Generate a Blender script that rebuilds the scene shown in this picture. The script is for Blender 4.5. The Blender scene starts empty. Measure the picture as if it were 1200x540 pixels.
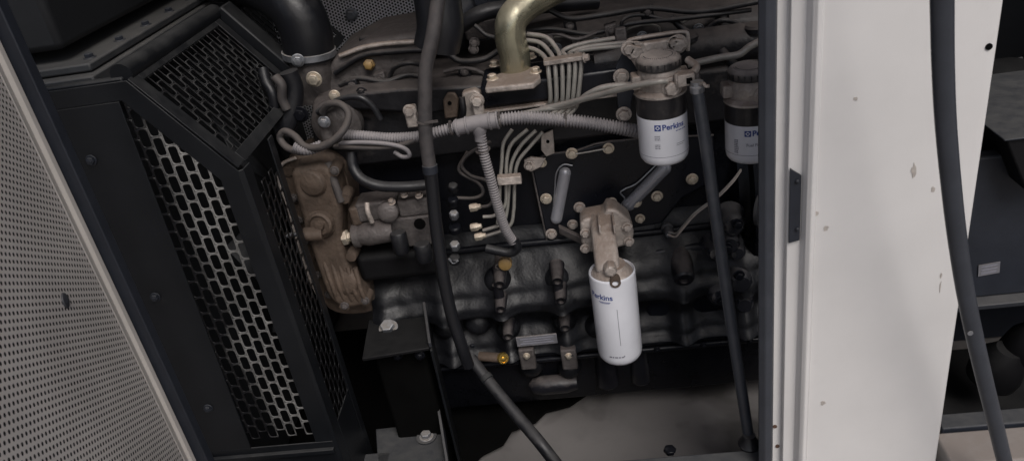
import bpy, bmesh, math, random
from mathutils import Vector, Matrix
random.seed(7)
PI = math.pi
SC = bpy.context.scene
COL = SC.collection

# ---------------------------------------------------------------- camera
CAM = Vector((0.0, 0.0, 1.5))
F = 923.0                                   # focal length in photo pixels (1200 wide)
_dn = Vector((290, -1680, -F)).normalized()  # straight down, seen by the camera
_y = Vector((43, 505, -F)); _y = (_y - _dn * _y.dot(_dn)).normalized()
_z = -_dn
_x = _y.cross(_z)
ROT = Matrix((_x, _y, _z))                  # camera axes -> world axes
cd = bpy.data.cameras.new('camera'); cam = bpy.data.objects.new('camera', cd); COL.objects.link(cam)
cam.matrix_world = Matrix.Translation(CAM) @ ROT.to_4x4()
cd.sensor_width = 36.0; cd.lens = 36.0 * F / 1200.0
cd.clip_start = 0.02; cd.clip_end = 400
cd.dof.use_dof = True; cd.dof.focus_distance = 1.42; cd.dof.aperture_fstop = 9.0
SC.camera = cam

# ---------------------------------------------------------------- sky, sun, exposure
SUN_EL, SUN_AZ = math.radians(50), math.radians(154)   # azimuth clockwise from +Y
w = bpy.data.worlds.new('World'); SC.world = w; w.use_nodes = True
nt = w.node_tree; bg = nt.nodes['Background']
sky = nt.nodes.new('ShaderNodeTexSky'); sky.sky_type = 'NISHITA'; sky.sun_disc = False
sky.sun_elevation = SUN_EL; sky.sun_rotation = SUN_AZ
sky.air_density = 1.0; sky.dust_density = 4.0; sky.ozone_density = 1.5
nt.links.new(sky.outputs[0], bg.inputs[0]); bg.inputs[1].default_value = 0.10
sd = bpy.data.lights.new('sun', 'SUN'); sd.energy = 2.1; sd.angle = math.radians(30); sd.color = (1.0, 0.98, 0.965)
sun = bpy.data.objects.new('sun', sd); COL.objects.link(sun)
sv = Vector((math.sin(SUN_AZ) * math.cos(SUN_EL), math.cos(SUN_AZ) * math.cos(SUN_EL), math.sin(SUN_EL)))
sun.rotation_euler = sv.to_track_quat('Z', 'Y').to_euler()
SC.view_settings.view_transform = 'Standard'; SC.view_settings.look = 'None'
SC.view_settings.exposure = -0.12; SC.view_settings.gamma = 1.0
SC.view_settings.use_curve_mapping = False
SC.cycles.max_bounces = 6; SC.cycles.transparent_max_bounces = 12
SC.cycles.diffuse_bounces = 4; SC.cycles.glossy_bounces = 3

# ---------------------------------------------------------------- helpers
def at(px, py, Y):
    """world point on the plane y=Y under photo pixel (px, py)"""
    d = ROT @ Vector((px - 600.0, 270.0 - py, -F))
    return CAM + d * (Y / d.y)

def T(*trip):
    return [at(*t) for t in trip]

class MB:
    def __init__(s): s.v = []; s.f = []
    def add(s, vs, fs):
        b = len(s.v); s.v += [Vector(p) for p in vs]; s.f += [tuple(i + b for i in q) for q in fs]; return s
    def box(s, x0, x1, y0, y1, z0, z1):
        return s.add([(x, y, z) for z in (z0, z1) for y in (y0, y1) for x in (x0, x1)],
                     [(0, 2, 3, 1), (4, 5, 7, 6), (0, 1, 5, 4), (2, 6, 7, 3), (0, 4, 6, 2), (1, 3, 7, 5)])
    def obox(s, c, a, b, d):
        c, a, b, d = map(Vector, (c, a, b, d))
        return s.add([c + a * i + b * j + d * k for k in (-1, 1) for j in (-1, 1) for i in (-1, 1)],
                     [(0, 2, 3, 1), (4, 5, 7, 6), (0, 1, 5, 4), (2, 6, 7, 3), (0, 4, 6, 2), (1, 3, 7, 5)])
    def lathe(s, o, ax, prof, n=24, closed=False):
        """prof: list of (radius, height along ax); ends are capped"""
        o = Vector(o); ax = Vector(ax).normalized()
        u = ax.orthogonal().normalized()
        if abs(ax.z) > .9: u = Vector((1, 0, 0)); u = (u - ax * u.dot(ax)).normalized()
        w_ = ax.cross(u)
        vs = []; fs = []
        for r, h in prof:
            for k in range(n):
                a = 2 * PI * k / n
                vs.append(o + ax * h + (u * math.cos(a) + w_ * math.sin(a)) * max(r, 1e-5))
        m = len(prof)
        for i in range(m - 1):
            for k in range(n):
                k2 = (k + 1) % n
                fs.append((i * n + k, i * n + k2, (i + 1) * n + k2, (i + 1) * n + k))
        if closed:
            for k in range(n):
                k2 = (k + 1) % n
                fs.append(((m - 1) * n + k, (m - 1) * n + k2, k2, k))
        else:
            fs.append(tuple(reversed(range(n)))); fs.append(tuple((m - 1) * n + k for k in range(n)))
        return s.add(vs, fs)
    def cyl(s, p0, p1, r0, r1=None, n=20):
        p0, p1 = Vector(p0), Vector(p1)
        return s.lathe(p0, p1 - p0, [(r0, 0), (r0 if r1 is None else r1, (p1 - p0).length)], n)
    def prism(s, pts, ext):
        pts = [Vector(p) for p in pts]; ext = Vector(ext); n = len(pts)
        return s.add(pts + [p + ext for p in pts],
                     [tuple(range(n)), tuple(reversed(range(n, 2 * n)))] + [(i, i + n, (i + 1) % n + n, (i + 1) % n) for i in range(n)])
    def tube(s, pts, r, n=12, res=8, rib=None, flat=None, wob=0):
        """smooth tube through pts; rib=(pitch, depth) makes it corrugated; flat=(vector, factor) squashes it"""
        P = [Vector(p) for p in pts]
        if len(P) > 2: C = spline(P, res)
        else: C = [P[0].lerp(P[1], k / 4) for k in range(5)]
        if rib:
            C = resample(C, rib[0] / 4)
            R = [(r if (i % 4) in (0, 1) else r - rib[1]) for i in range(len(C))]
        elif callable(r): R = [r(i / (len(C) - 1)) for i in range(len(C))]
        else: R = [r] * len(C)
        t = (C[1] - C[0]).normalized(); u = t.orthogonal().normalized()
        vs = []; fs = []
        for i, c in enumerate(C):
            t = (C[min(i + 1, len(C) - 1)] - C[max(i - 1, 0)]).normalized()
            u = (u - t * u.dot(t)).normalized(); w_ = t.cross(u)
            for k in range(n):
                a = 2 * PI * k / n
                d = (u * math.cos(a) + w_ * math.sin(a)) * R[i]
                if flat: fv = Vector(flat[0]).normalized(); d = d - fv * d.dot(fv) * (1 - flat[1])
                vs.append(c + d)
        m = len(C)
        for i in range(m - 1):
            for k in range(n):
                k2 = (k + 1) % n
                fs.append((i * n + k, i * n + k2, (i + 1) * n + k2, (i + 1) * n + k))
        fs.append(tuple(reversed(range(n)))); fs.append(tuple((m - 1) * n + k for k in range(n)))
        return s.add(vs, fs)
    def build(s, name, m, parent=None, bevel=0, angle=40, seg=2, sub=0):
        me = bpy.data.meshes.new(name); me.from_pydata([tuple(p) for p in s.v], [], s.f)
        bm = bmesh.new(); bm.from_mesh(me); bmesh.ops.recalc_face_normals(bm, faces=bm.faces); bm.to_mesh(me); bm.free()
        for p in me.polygons: p.use_smooth = True
        if not sub: me.set_sharp_from_angle(angle=math.radians(angle))
        me.materials.append(m)
        o = bpy.data.objects.new(name, me); COL.objects.link(o)
        if bevel:
            b = o.modifiers.new('bevel', 'BEVEL'); b.width = bevel; b.segments = seg; b.limit_method = 'ANGLE'
            b.angle_limit = math.radians(35); b.harden_normals = False
        if sub:
            b = o.modifiers.new('sub', 'SUBSURF'); b.levels = sub; b.render_levels = sub
        if parent: attach(o, parent)
        return o

def attach(o, parent):
    o.parent = parent
    pw = world_of(parent)
    o.matrix_parent_inverse = pw.inverted()

def world_of(o):
    m = o.matrix_basis.copy()
    if o.parent: m = world_of(o.parent) @ o.matrix_parent_inverse @ m
    return m

def spline(P, res=8):
    out = []
    n = len(P)
    for i in range(n - 1):
        p0 = P[i - 1] if i else P[0] * 2 - P[1]
        p3 = P[i + 2] if i + 2 < n else P[-1] * 2 - P[-2]
        p1, p2 = P[i], P[i + 1]
        for k in range(res):
            t = k / res
            out.append(0.5 * ((2 * p1) + (p2 - p0) * t + (2 * p0 - 5 * p1 + 4 * p2 - p3) * t * t + (3 * p1 - p0 - 3 * p2 + p3) * t ** 3))
    out.append(P[-1].copy())
    return out

def resample(C, step):
    out = [C[0].copy()]; acc = 0; need = step
    for a, b in zip(C, C[1:]):
        L = (b - a).length
        if L < 1e-9: continue
        while acc + L >= need:
            out.append(a.lerp(b, (need - acc) / L)); need += step
        acc += L
    return out

def tag(o, label, cat, group=None, kind=None):
    if label: o['label'] = label
    if cat: o['category'] = cat
    if group: o['group'] = group
    if kind: o['kind'] = kind
    return o

def thing(name, label, cat, loc=(0, 0, 0), group=None):
    o = bpy.data.objects.new(name, None); COL.objects.link(o); o.location = loc; o.empty_display_size = .05
    return tag(o, label, cat, group)

# ---------------------------------------------------------------- materials
def mat(name, col, rough=.5, metal=0.0, dust=0.0, dcol=(.24, .20, .17), var=.25, scale=14, bump=.15, bscale=120, spec=.5, up=True, coat=0.0):
    m = bpy.data.materials.new(name); m.use_nodes = True
    t = m.node_tree; N = t.nodes; L = t.links; b = N['Principled BSDF']
    tc = N.new('ShaderNodeTexCoord')
    n1 = N.new('ShaderNodeTexNoise'); n1.inputs['Scale'].default_value = scale; n1.inputs['Detail'].default_value = 6
    n1.inputs['Roughness'].default_value = .6
    L.new(tc.outputs['Object'], n1.inputs['Vector'])
    mr = N.new('ShaderNodeMapRange'); mr.inputs[1].default_value = .3; mr.inputs[2].default_value = .7
    mr.inputs[3].default_value = 1 - var; mr.inputs[4].default_value = 1 + var
    L.new(n1.outputs['Fac'], mr.inputs[0])
    mul = N.new('ShaderNodeVectorMath'); mul.operation = 'SCALE'; mul.inputs[0].default_value = col
    L.new(mr.outputs[0], mul.inputs['Scale'])
    base = mul.outputs[0]
    rsock = None
    if dust > 0:
        n2 = N.new('ShaderNodeTexNoise'); n2.inputs['Scale'].default_value = scale * 1.7; n2.inputs['Detail'].default_value = 8
        n2.inputs['Roughness'].default_value = .7
        L.new(tc.outputs['Object'], n2.inputs['Vector'])
        g = N.new('ShaderNodeNewGeometry'); sx = N.new('ShaderNodeSeparateXYZ'); L.new(g.outputs['Normal'], sx.inputs[0])
        a = N.new('ShaderNodeMath'); a.operation = 'MULTIPLY_ADD'
        L.new(sx.outputs['Z'], a.inputs[0]); a.inputs[1].default_value = .55 if up else 0.0; a.inputs[2].default_value = dust - .5
        c = N.new('ShaderNodeMath'); c.operation = 'ADD'; L.new(a.outputs[0], c.inputs[0]); L.new(n2.outputs['Fac'], c.inputs[1])
        r2 = N.new('ShaderNodeMapRange'); r2.inputs[1].default_value = .25; r2.inputs[2].default_value = .85; L.new(c.outputs[0], r2.inputs[0])
        mx = N.new('ShaderNodeMix'); mx.data_type = 'RGBA'; L.new(r2.outputs[0], mx.inputs[0]); L.new(base, mx.inputs[6])
        mx.inputs[7].default_value = (*dcol, 1); base = mx.outputs[2]
        r3 = N.new('ShaderNodeMapRange'); L.new(r2.outputs[0], r3.inputs[0]); r3.inputs[3].default_value = rough; r3.inputs[4].default_value = .9
        rsock = r3.outputs[0]
        if metal:
            r4 = N.new('ShaderNodeMapRange'); L.new(r2.outputs[0], r4.inputs[0]); r4.inputs[3].default_value = metal; r4.inputs[4].default_value = 0
            L.new(r4.outputs[0], b.inputs['Metallic'])
    else:
        b.inputs['Metallic'].default_value = metal
        r3 = N.new('ShaderNodeMapRange'); L.new(n1.outputs['Fac'], r3.inputs[0]); r3.inputs[1].default_value = .3; r3.inputs[2].default_value = .7
        r3.inputs[3].default_value = max(.04, rough - .08); r3.inputs[4].default_value = min(1, rough + .1); rsock = r3.outputs[0]
    L.new(base, b.inputs['Base Color']); L.new(rsock, b.inputs['Roughness'])
    b.inputs['Specular IOR Level'].default_value = spec
    if coat: b.inputs['Coat Weight'].default_value = coat; b.inputs['Coat Roughness'].default_value = .2
    if bump:
        n3 = N.new('ShaderNodeTexNoise'); n3.inputs['Scale'].default_value = bscale; n3.inputs['Detail'].default_value = 4
        L.new(tc.outputs['Object'], n3.inputs['Vector'])
        bp = N.new('ShaderNodeBump'); bp.inputs['Strength'].default_value = bump; bp.inputs['Distance'].default_value = .002
        L.new(n3.outputs['Fac'], bp.inputs['Height']); L.new(bp.outputs[0], b.inputs['Normal'])
    return m

def perforate(m, U, V, pitch, rad):
    """cut a hexagonal grid of round holes through a sheet material; U, V are unit vectors in the sheet (object space)"""
    t = m.node_tree; N = t.nodes; L = t.links
    b = N['Principled BSDF']; out = N['Material Output']
    tc = N.new('ShaderNodeTexCoord')
    def dot(vec):
        d = N.new('ShaderNodeVectorMath'); d.operation = 'DOT_PRODUCT'; L.new(tc.outputs['Object'], d.inputs[0]); d.inputs[1].default_value = vec
        return d.outputs['Value']
    def ma(op, a, bb=None, c=None):
        q = N.new('ShaderNodeMath'); q.operation = op
        for i, s_ in enumerate((a, bb, c)):
            if s_ is None: continue
            if hasattr(s_, 'is_linked'): L.new(s_, q.inputs[i])
            else: q.inputs[i].default_value = s_
        return q.outputs[0]
    u = ma('DIVIDE', dot(U), pitch * 0.8660254 * 2); v = ma('DIVIDE', dot(V), pitch)
    def cell(off):
        fu = ma('SUBTRACT', ma('FRACT', ma('ADD', u, off)), .5); fv = ma('SUBTRACT', ma('FRACT', ma('ADD', v, off)), .5)
        fu = ma('MULTIPLY', fu, pitch * 1.7320508); fv = ma('MULTIPLY', fv, pitch)
        return ma('SQRT', ma('ADD', ma('MULTIPLY', fu, fu), ma('MULTIPLY', fv, fv)))
    d = ma('MINIMUM', cell(0.0), cell(0.5))
    hole = ma('LESS_THAN', d, rad)
    tr = N.new('ShaderNodeBsdfTransparent'); mx = N.new('ShaderNodeMixShader')
    L.new(hole, mx.inputs[0]); L.new(b.outputs[0], mx.inputs[1]); L.new(tr.outputs[0], mx.inputs[2]); L.new(mx.outputs[0], out.inputs[0])
    return m

M = {}
M['seal'] = mat('seal_rubber', (.036, .040, .050), .40, 0, .16, (.10, .10, .105), .12, 22, .15, 160)
M['beige'] = mat('beige_paint', (.63, .615, .605), .42, 0, .12, (.42, .38, .35), .05, 5, .05, 300, up=False)
M['beige2'] = mat('beige_paint_jamb', (.50, .43, .37), .5, 0, .26, (.30, .22, .17), .08, 9, .05, 300, up=False)
M['thr'] = mat('worn_threshold', (.30, .285, .27), .55, 0, .3, (.22, .19, .17), .2, 9, .1, 100)
M['lining'] = mat('perforated_lining', (.46, .43, .40), .55, .1, 0, var=.08, scale=6, bump=.03)
M['foam'] = mat('black_foam', (.018, .018, .02), .95, 0, 0, bump=.4)
M['frame'] = mat('dark_frame', (.020, .023, .031), .42, 0, .12, (.07, .07, .07), .15, 20, .12, 200, spec=.4)
M['guard'] = mat('black_guard', (.009, .010, .012), .36, 0, .12, (.045, .045, .045), .2, 11, .1, 260, spec=.3)
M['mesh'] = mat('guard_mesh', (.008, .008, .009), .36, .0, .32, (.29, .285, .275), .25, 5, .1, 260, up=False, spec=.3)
M['meshc'] = mat('guard_mesh_top', (.010, .010, .011), .36, .0, .02, (.09, .09, .09), .25, 5, .1, 260, spec=.3)
M['meshd'] = mat('guard_mesh_dark', (.008, .008, .009), .36, .0, .22, (.06, .06, .06), .25, 5, .1, 260, up=False, spec=.3)
M['block'] = mat('engine_black', (.006, .0065, .009), .30, 0, -.02, (.04, .037, .036), .3, 16, .3, 70, spec=.2)
M['block2'] = mat('engine_black_cast', (.007, .0075, .0095), .44, 0, -.06, (.04, .037, .036), .35, 24, .35, 170, spec=.35)
M['bossm'] = mat('cast_boss', (.010, .010, .013), .33, 0, .06, (.11, .095, .09), .3, 24, .3, 90, spec=.45)
M['cover'] = mat('cover_black', (.007, .008, .012), .3, 0, .0, (.05, .05, .05), .2, 12, .15, 160, spec=.35)
M['alu'] = mat('dirty_aluminium', (.48, .43, .395), .38, .4, .26, (.22, .17, .14), .45, 26, .9, 150)
M['timing'] = mat('brown_cast', (.11, .082, .064), .45, .3, .33, (.065, .046, .034), .5, 16, 1.0, 100)
M['alud'] = mat('dark_aluminium', (.13, .118, .115), .42, .4, .28, (.07, .058, .055), .45, 22, .9, 140)
M['dusty'] = mat('dusty_black', (.010, .010, .012), .4, 0, .13, (.105, .09, .084), .4, 15, .6, 90, spec=.35)
M['plated'] = mat('zinc_bolt', (.70, .63, .52), .32, .7, .22, (.36, .28, .22), .2, 60, .2, 300)
M['brass'] = mat('brass', (.78, .55, .16), .28, .9, 0, var=.15, scale=60, bump=.1)
M['zinc'] = mat('yellow_zinc', (.44, .42, .31), .27, .85, .14, (.30, .25, .19), .3, 16, .1, 200)
M['orange'] = mat('orange_plug', (.40, .26, .10), .4, .4, .22, (.24, .17, .11), .2, 40)
M['rubber'] = mat('black_rubber', (.009, .0095, .012), .36, 0, .10, (.05, .048, .048), .2, 18, .15, 200)
M['rubberg'] = mat('grey_rubber', (.04, .037, .038), .5, 0, .34, (.10, .085, .078), .2, 25, .15, 200)
M['conduit'] = mat('grey_conduit', (.15, .143, .153), .45, 0, .34, (.27, .25, .252), .15, 20, .1, 200)
M['steel'] = mat('fuel_pipe', (.40, .39, .36), .34, .5, .22, (.26, .22, .20), .2, 30, .1, 200)
M['white'] = mat('white_paint', (.72, .73, .78), .28, 0, .13, (.40, .37, .35), .07, 9, .04, up=False, coat=.4)
M['canblk'] = mat('can_black', (.02, .019, .021), .3, 0, .22, (.12, .10, .09), .2, 20, .08)
M['capdust'] = mat('cap_plastic', (.022, .021, .022), .4, 0, .22, (.38, .33, .30), .15, 18, .1)
M['blue'] = mat('blue_ink', (.02, .05, .24), .4, 0, 0, var=.1, bump=0)
M['ink'] = mat('grey_ink', (.22, .22, .26), .5, 0, 0, var=.1, bump=0)
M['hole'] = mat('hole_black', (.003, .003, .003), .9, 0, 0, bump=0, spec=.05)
M['floor'] = mat('base_tray', (.09, .087, .085), .6, 0, .30, (.17, .16, .155), .45, 5, .3, 40)
M['ground'] = mat('ground_concrete', (.17, .17, .175), .85, 0, .3, (.2, .18, .16), .3, 2, .4, 30)
M['darkwall'] = mat('dark_wall', (.010, .011, .013), .6, 0, .1, (.035, .033, .032), .25, 6, .2, 80, up=False)
M['hole2'] = mat('dull_black', (.006, .006, .007), .55, 0, .05, (.02, .02, .02), .2, 10, .3, 60, spec=.2)
M['greybox'] = mat('grey_box', (.03, .032, .038), .4, 0, .2, (.08, .078, .078), .15, 14, .15, 160)
M['wire'] = mat('pale_wire', (.50, .44, .40), .45, 0, .2, (.3, .24, .2), .1, 30, 0)
M['plate'] = mat('data_plate', (.30, .30, .33), .4, .6, .3, (.16, .14, .13), .15, 40, .1)
M['clamp'] = mat('clamp_steel', (.42, .44, .48), .34, .85, .2, (.2, .18, .16), .2, 60, .15)

# dried oil stains on the tray
t = M['floor'].node_tree; b_ = t.nodes['Principled BSDF']; src = b_.inputs['Base Color'].links[0].from_socket
tc_ = [n for n in t.nodes if n.type == 'TEX_COORD'][0]
vn = t.nodes.new('ShaderNodeTexNoise'); vn.inputs['Scale'].default_value = 5.5; vn.inputs['Detail'].default_value = 3; vn.inputs['Distortion'].default_value = .2
t.links.new(tc_.outputs['Object'], vn.inputs['Vector'])
vr = t.nodes.new('ShaderNodeMapRange'); vr.inputs[1].default_value = .52; vr.inputs[2].default_value = .64; t.links.new(vn.outputs['Fac'], vr.inputs[0])
vm = t.nodes.new('ShaderNodeMix'); vm.data_type = 'RGBA'; t.links.new(vr.outputs[0], vm.inputs[0]); t.links.new(src, vm.inputs[6]); vm.inputs[7].default_value = (.075, .07, .066, 1)
t.links.new(vm.outputs[2], b_.inputs['Base Color'])
# lit band painted into the guard web colour, fading to black leftwards
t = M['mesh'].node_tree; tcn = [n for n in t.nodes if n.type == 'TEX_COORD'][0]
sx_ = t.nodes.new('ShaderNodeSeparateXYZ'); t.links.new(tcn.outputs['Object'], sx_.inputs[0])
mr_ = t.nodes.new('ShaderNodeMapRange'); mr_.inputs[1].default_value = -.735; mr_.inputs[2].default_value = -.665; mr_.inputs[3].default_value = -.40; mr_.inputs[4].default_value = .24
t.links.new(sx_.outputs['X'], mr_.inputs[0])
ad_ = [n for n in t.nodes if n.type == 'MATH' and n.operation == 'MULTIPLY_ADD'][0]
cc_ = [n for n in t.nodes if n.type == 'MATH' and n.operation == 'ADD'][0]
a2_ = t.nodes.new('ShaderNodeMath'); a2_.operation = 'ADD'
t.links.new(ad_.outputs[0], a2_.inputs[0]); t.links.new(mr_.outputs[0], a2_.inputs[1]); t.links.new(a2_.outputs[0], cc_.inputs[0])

# ---------------------------------------------------------------- generic pieces
YN = Vector((0, -1, 0))
def bolt(p, parent, r=.0085, d=YN, m=None, name='bolt', h=.007, washer=True):
    b = MB(); d = Vector(d).normalized(); p = Vector(p)
    if washer: b.lathe(p - d * .001, d, [(r * 1.32, 0), (r * 1.38, .0008), (r * 1.28, .0024)], 20)
    hx = []
    b.lathe(p + d * .0012, d, [(r * .98, 0), (r, .001), (r, h - .0015), (r * .86, h)], 6)
    b.lathe(p + d * (h * .9), d, [(r * .55, 0), (r * .5, .0022), (.0002, .0026)], 14)
    return b.build(name, m or M['plated'], parent, bevel=.0006, angle=30)

def boss(p, parent, r=.013, L=.02, d=YN, m=None, name='bolt_boss'):
    """cast boss with a countersunk bolt hole in its face"""
    b = MB(); p = Vector(p); d = Vector(d).normalized()
    b.lathe(p - d * .03, d, [(r * 1.35, 0), (r * 1.12, .024), (r, .03 + L * .6), (r * .92, .03 + L), (r * .6, .03 + L),
                             (r * .5, .03 + L - .008), (.0004, .03 + L - .009)], 20)
    return b.build(name, m or M['bossm'], parent, angle=50)

def text_mesh(body, size, bold=0.0, ):
    c = bpy.data.curves.new('lettering', 'FONT'); c.body = body; c.size = size; c.offset = bold; c.resolution_u = 4
    o = bpy.data.objects.new('lettering', c); COL.objects.link(o)
    dg = bpy.context.evaluated_depsgraph_get()
    me = bpy.data.meshes.new_from_object(o.evaluated_get(dg))
    vs = [v.co.copy() for v in me.vertices]; fs = [tuple(p.vertices) for p in me.polygons]
    bpy.data.objects.remove(o); bpy.data.curves.remove(c); bpy.data.meshes.remove(me)
    return vs, fs

def wrap(b, vs, fs, c, r, a0, z0):
    """put flat mesh (x right, y up) on a vertical cylinder: centre c (x,y), angle a0 from the -Y direction"""
    out = []
    for v in vs:
        a = a0 + v.x / r
        out.append((c[0] + math.sin(a) * r, c[1] - math.cos(a) * r, z0 + v.y))
    b.add(out, fs)

def rectgrid(x0, x1, y0, y1, n=6):
    vs = []; fs = []
    for i in range(n + 1):
        x = x0 + (x1 - x0) * i / n
        vs += [Vector((x, y0, 0)), Vector((x, y1, 0))]
        if i: k = 2 * i; fs.append((k - 2, k, k + 1, k - 1))
    return vs, fs

def logo(b, c, r, a0, z0, s):
    """square emblem: solid border, pale ring and dot inside"""
    q = s / 2; t = s * .14
    for x0, x1, y0, y1 in ((-q, q, q - t, q), (-q, q, -q, -q + t), (-q, -q + t, -q + t, q - t), (q - t, q, -q + t, q - t)):
        wrap(b, *rectgrid(x0, x1, y0, y1, 3), c, r, a0, z0)
    for k in range(4):   # corner triangles leave a pale diamond
        sx = 1 if k in (0, 1) else -1; sy = 1 if k in (0, 2) else -1
        e = q - t
        wrap(b, [Vector((sx * e, sy * e, 0)), Vector((sx * .12 * e, sy * e, 0)), Vector((sx * e, sy * .12 * e, 0))], [(0, 1, 2)], c, r, a0, z0)
    n = 10; rr = q * .34
    wrap(b, [Vector((math.cos(2 * PI * k / n) * rr, math.sin(2 * PI * k / n) * rr, 0)) for k in range(n)], [tuple(range(n))], c, r, a0, z0)

# ================================================================ THE SETTING
g = MB(); g.add([(-60, -60, 0), (60, -60, 0), (60, 60, 0), (-60, 60, 0)], [(0, 1, 2, 3)])
tag(g.build('ground', M['ground']), None, None, kind='structure')
FZ = .17
fl = MB()
NX, NY = 40, 26                                # dusty base tray, slightly uneven with grime
for j in range(NY + 1):
    for i in range(NX + 1):
        x = -1.28 + 2.9 * i / NX; y = 1.06 + 1.5 * j / NY
        fl.v.append(Vector((x, y, FZ + .006 * math.sin(x * 9 + y * 5) + random.uniform(-.002, .002))))
for j in range(NY):
    for i in range(NX):
        a = j * (NX + 1) + i; fl.f.append((a, a + 1, a + NX + 2, a + NX + 1))
tag(fl.build('floor', M['floor'], angle=80), None, None, kind='structure')

# ---- enclosure: rear wall with perforated lining, roof, end wall
rw = thing('enclosure_wall', 'dark rear enclosure wall lined with finely perforated grey sheet behind the engine', 'wall', (0, 2.35, 0))
b = MB(); b.box(-1.32, 1.7, 2.35, 2.39, 0, 2.18); b.build('panel', M['darkwall'], rw, bevel=.003)
b = MB(); b.box(-1.30, 1.68, 2.33, 2.345, .2, 2.16); b.build('foam', M['foam'], rw)
lm = mat('rear_lining', (.70, .70, .73), .5, .2, 0, var=.1, scale=6, bump=.03)
perforate(lm, (1, 0, 0), (0, 0, 1), .0095, .0031)
b = MB(); b.add([(-1.30, 2.318, .2), (-.40, 2.318, .2), (-.40, 2.318, 2.16), (-1.30, 2.318, 2.16)], [(0, 1, 2, 3)])
b.build('perforated_lining', lm, rw)
b = MB(); b.box(-.40, 1.68, 2.30, 2.33, .2, 2.16); b.build('dark_panel', M['darkwall'], rw, bevel=.004)
bolt(at(412, 17, 2.316), rw, .014, name='bolt', m=M['clamp'], h=.02)
wl = thing('enclosure_wall', 'black end wall of the enclosure at far left behind the radiator', 'wall', (-1.3, 1.5, 0))
b = MB(); b.box(-1.36, -1.32, 1.0, 2.39, 0, 2.18); b.build('panel', M['darkwall'], wl, bevel=.003)
wr = thing('enclosure_wall', 'dark end wall of the enclosure past the generator at right', 'wall', (1.7, 1.5, 0))
b = MB(); b.box(1.7, 1.74, 1.0, 2.39, 0, 2.18); b.build('panel', M['darkwall'], wr, bevel=.003)
rf = MB(); rf.box(-1.36, 1.74, .985, 2.39, 2.185, 2.21); rf.box(-1.36, 1.74, .985, 1.0, 2.085, 2.184)
tag(rf.build('enclosure_roof', M['beige'], bevel=.004), 'flat beige sheet roof of the enclosure over the engine', 'roof')

# ---- base rail / sill along the front
sl = thing('base_rail', 'dark steel base rail along the bottom of the door openings', 'rail', (0, 1.0, 0))
zs = at(820, 531, 1.045).z
b = MB()
prof = [(1.00, 0.0), (1.00, zs - .028), (1.012, zs - .018), (1.012, zs), (1.045, zs), (1.045, zs - .06), (1.07, zs - .06), (1.07, 0.0)]
b.prism([(-.735, y, z) for y, z in prof], (.985, 0, 0)); b.build('rail_section', M['frame'], sl, bevel=.003)
zr = at(1150, 488, 1.06).z
b = MB(); b.prism([(.545, y, z) for y, z in [(1.04, 0), (1.04, zr), (1.075, zr), (1.075, zr - .03), (1.09, zr - .03), (1.09, 0)]], (1.1, 0, 0))
b.build('rail_section', M['frame'], sl, bevel=.003)
b = MB(); b.box(.53, 1.7, .965, 1.037, 0, at(1150, 506, 1.03).z); o = b.build('threshold', M['thr'], sl, bevel=.004); o['label'] = 'pale beige threshold strip'

# ---- left door frame post
xl = -.742
post = thing('door_post', 'dark blue-grey steel post at the left beside the perforated open door', 'post', (xl, 1.0, 0))
b = MB(); b.prism([(-.751, 1.0, 0), (-.729, 1.0, 0), (-.729, 1.02, 0), (-.735, 1.02, 0), (-.735, 1.010, 0), (-.751, 1.010, 0)], (0, 0, 2.08))
b.build('post_section', M['frame'], post, bevel=.002)
b = MB(); b.prism([(-.79, 1.008, 0), (-.7515, 1.008, 0), (-.7515, 1.03, 0), (-.79, 1.03, 0)], (0, 0, 2.08)); b.build('hinge_flange', M['frame'], post, bevel=.002)

# ---- open door, perforated inside, swings toward the viewer on the left
dd = Vector((math.sin(math.radians(19)), -math.cos(math.radians(19)), 0)); dn_ = Vector((dd.y, -dd.x, 0)); dn_ = -dn_ if dn_.x < 0 else dn_     # inner face normal (+X side)
H0 = Vector((-.757, 1.0, 0))
door = thing('enclosure_door', 'open enclosure door at left with pale perforated inner lining', 'door', H0)
def dq(t, z, off): p = H0 + dd * t + dn_ * off; return Vector((p.x, p.y, z))
ln = mat('door_lining', (.72, .67, .63), .5, .15, 0, var=.10, scale=5, bump=.04, bscale=60)
perforate(ln, tuple(dd), (0, 0, 1), .0100, .0025)
b = MB(); b.add([dq(.006, .25, 0), dq(.80, .25, 0), dq(.80, 2.07, 0), dq(.006, 2.07, 0)], [(0, 1, 2, 3)]); b.build('perforated_lining', ln, door)
b = MB(); b.prism([dq(.02, .25, -.012), dq(.80, .25, -.012), dq(.80, .25, -.03), dq(.02, .25, -.03)], (0, 0, 1.80)); b.build('foam', M['foam'], door)
b = MB(); b.prism([dq(-.0, .22, -.032), dq(.83, .22, -.032), dq(.83, .22, -.036), dq(.0, .22, -.036)], (0, 0, 1.86)); b.build('outer_skin', M['beige'], door)
pr = [(-.002, -.004), (0, .006), (.010, .010), (.018, .007), (.020, .001), (.034, .0008), (.034, -.001), (0, -.03)]
b = MB(); b.prism([dq(t, .22, o_) for t, o_ in pr], (0, 0, 1.86)); b.build('edge_flange', M['lining'], door, bevel=.0015)
b = MB(); b.prism([dq(t, .22, o_) for t, o_ in [(.80, .006), (.83, .006), (.83, -.03), (.80, -.03)]], (0, 0, 1.86)); b.build('edge_flange', M['lining'], door, bevel=.0015)
pb = None
# fixing stud in the lining, found where the photo shows it
d_ = ROT @ Vector((76 - 600.0, 270.0 - 352, -F)); tt = (H0 - CAM).dot(dn_) / d_.dot(dn_); ps = CAM + d_ * tt
b = MB(); b.lathe(ps, dn_, [(.011, 0), (.010, .002), (.005, .004), (.0003, .005)], 16); b.build('fixing_stud', M['greybox'], door)

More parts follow.
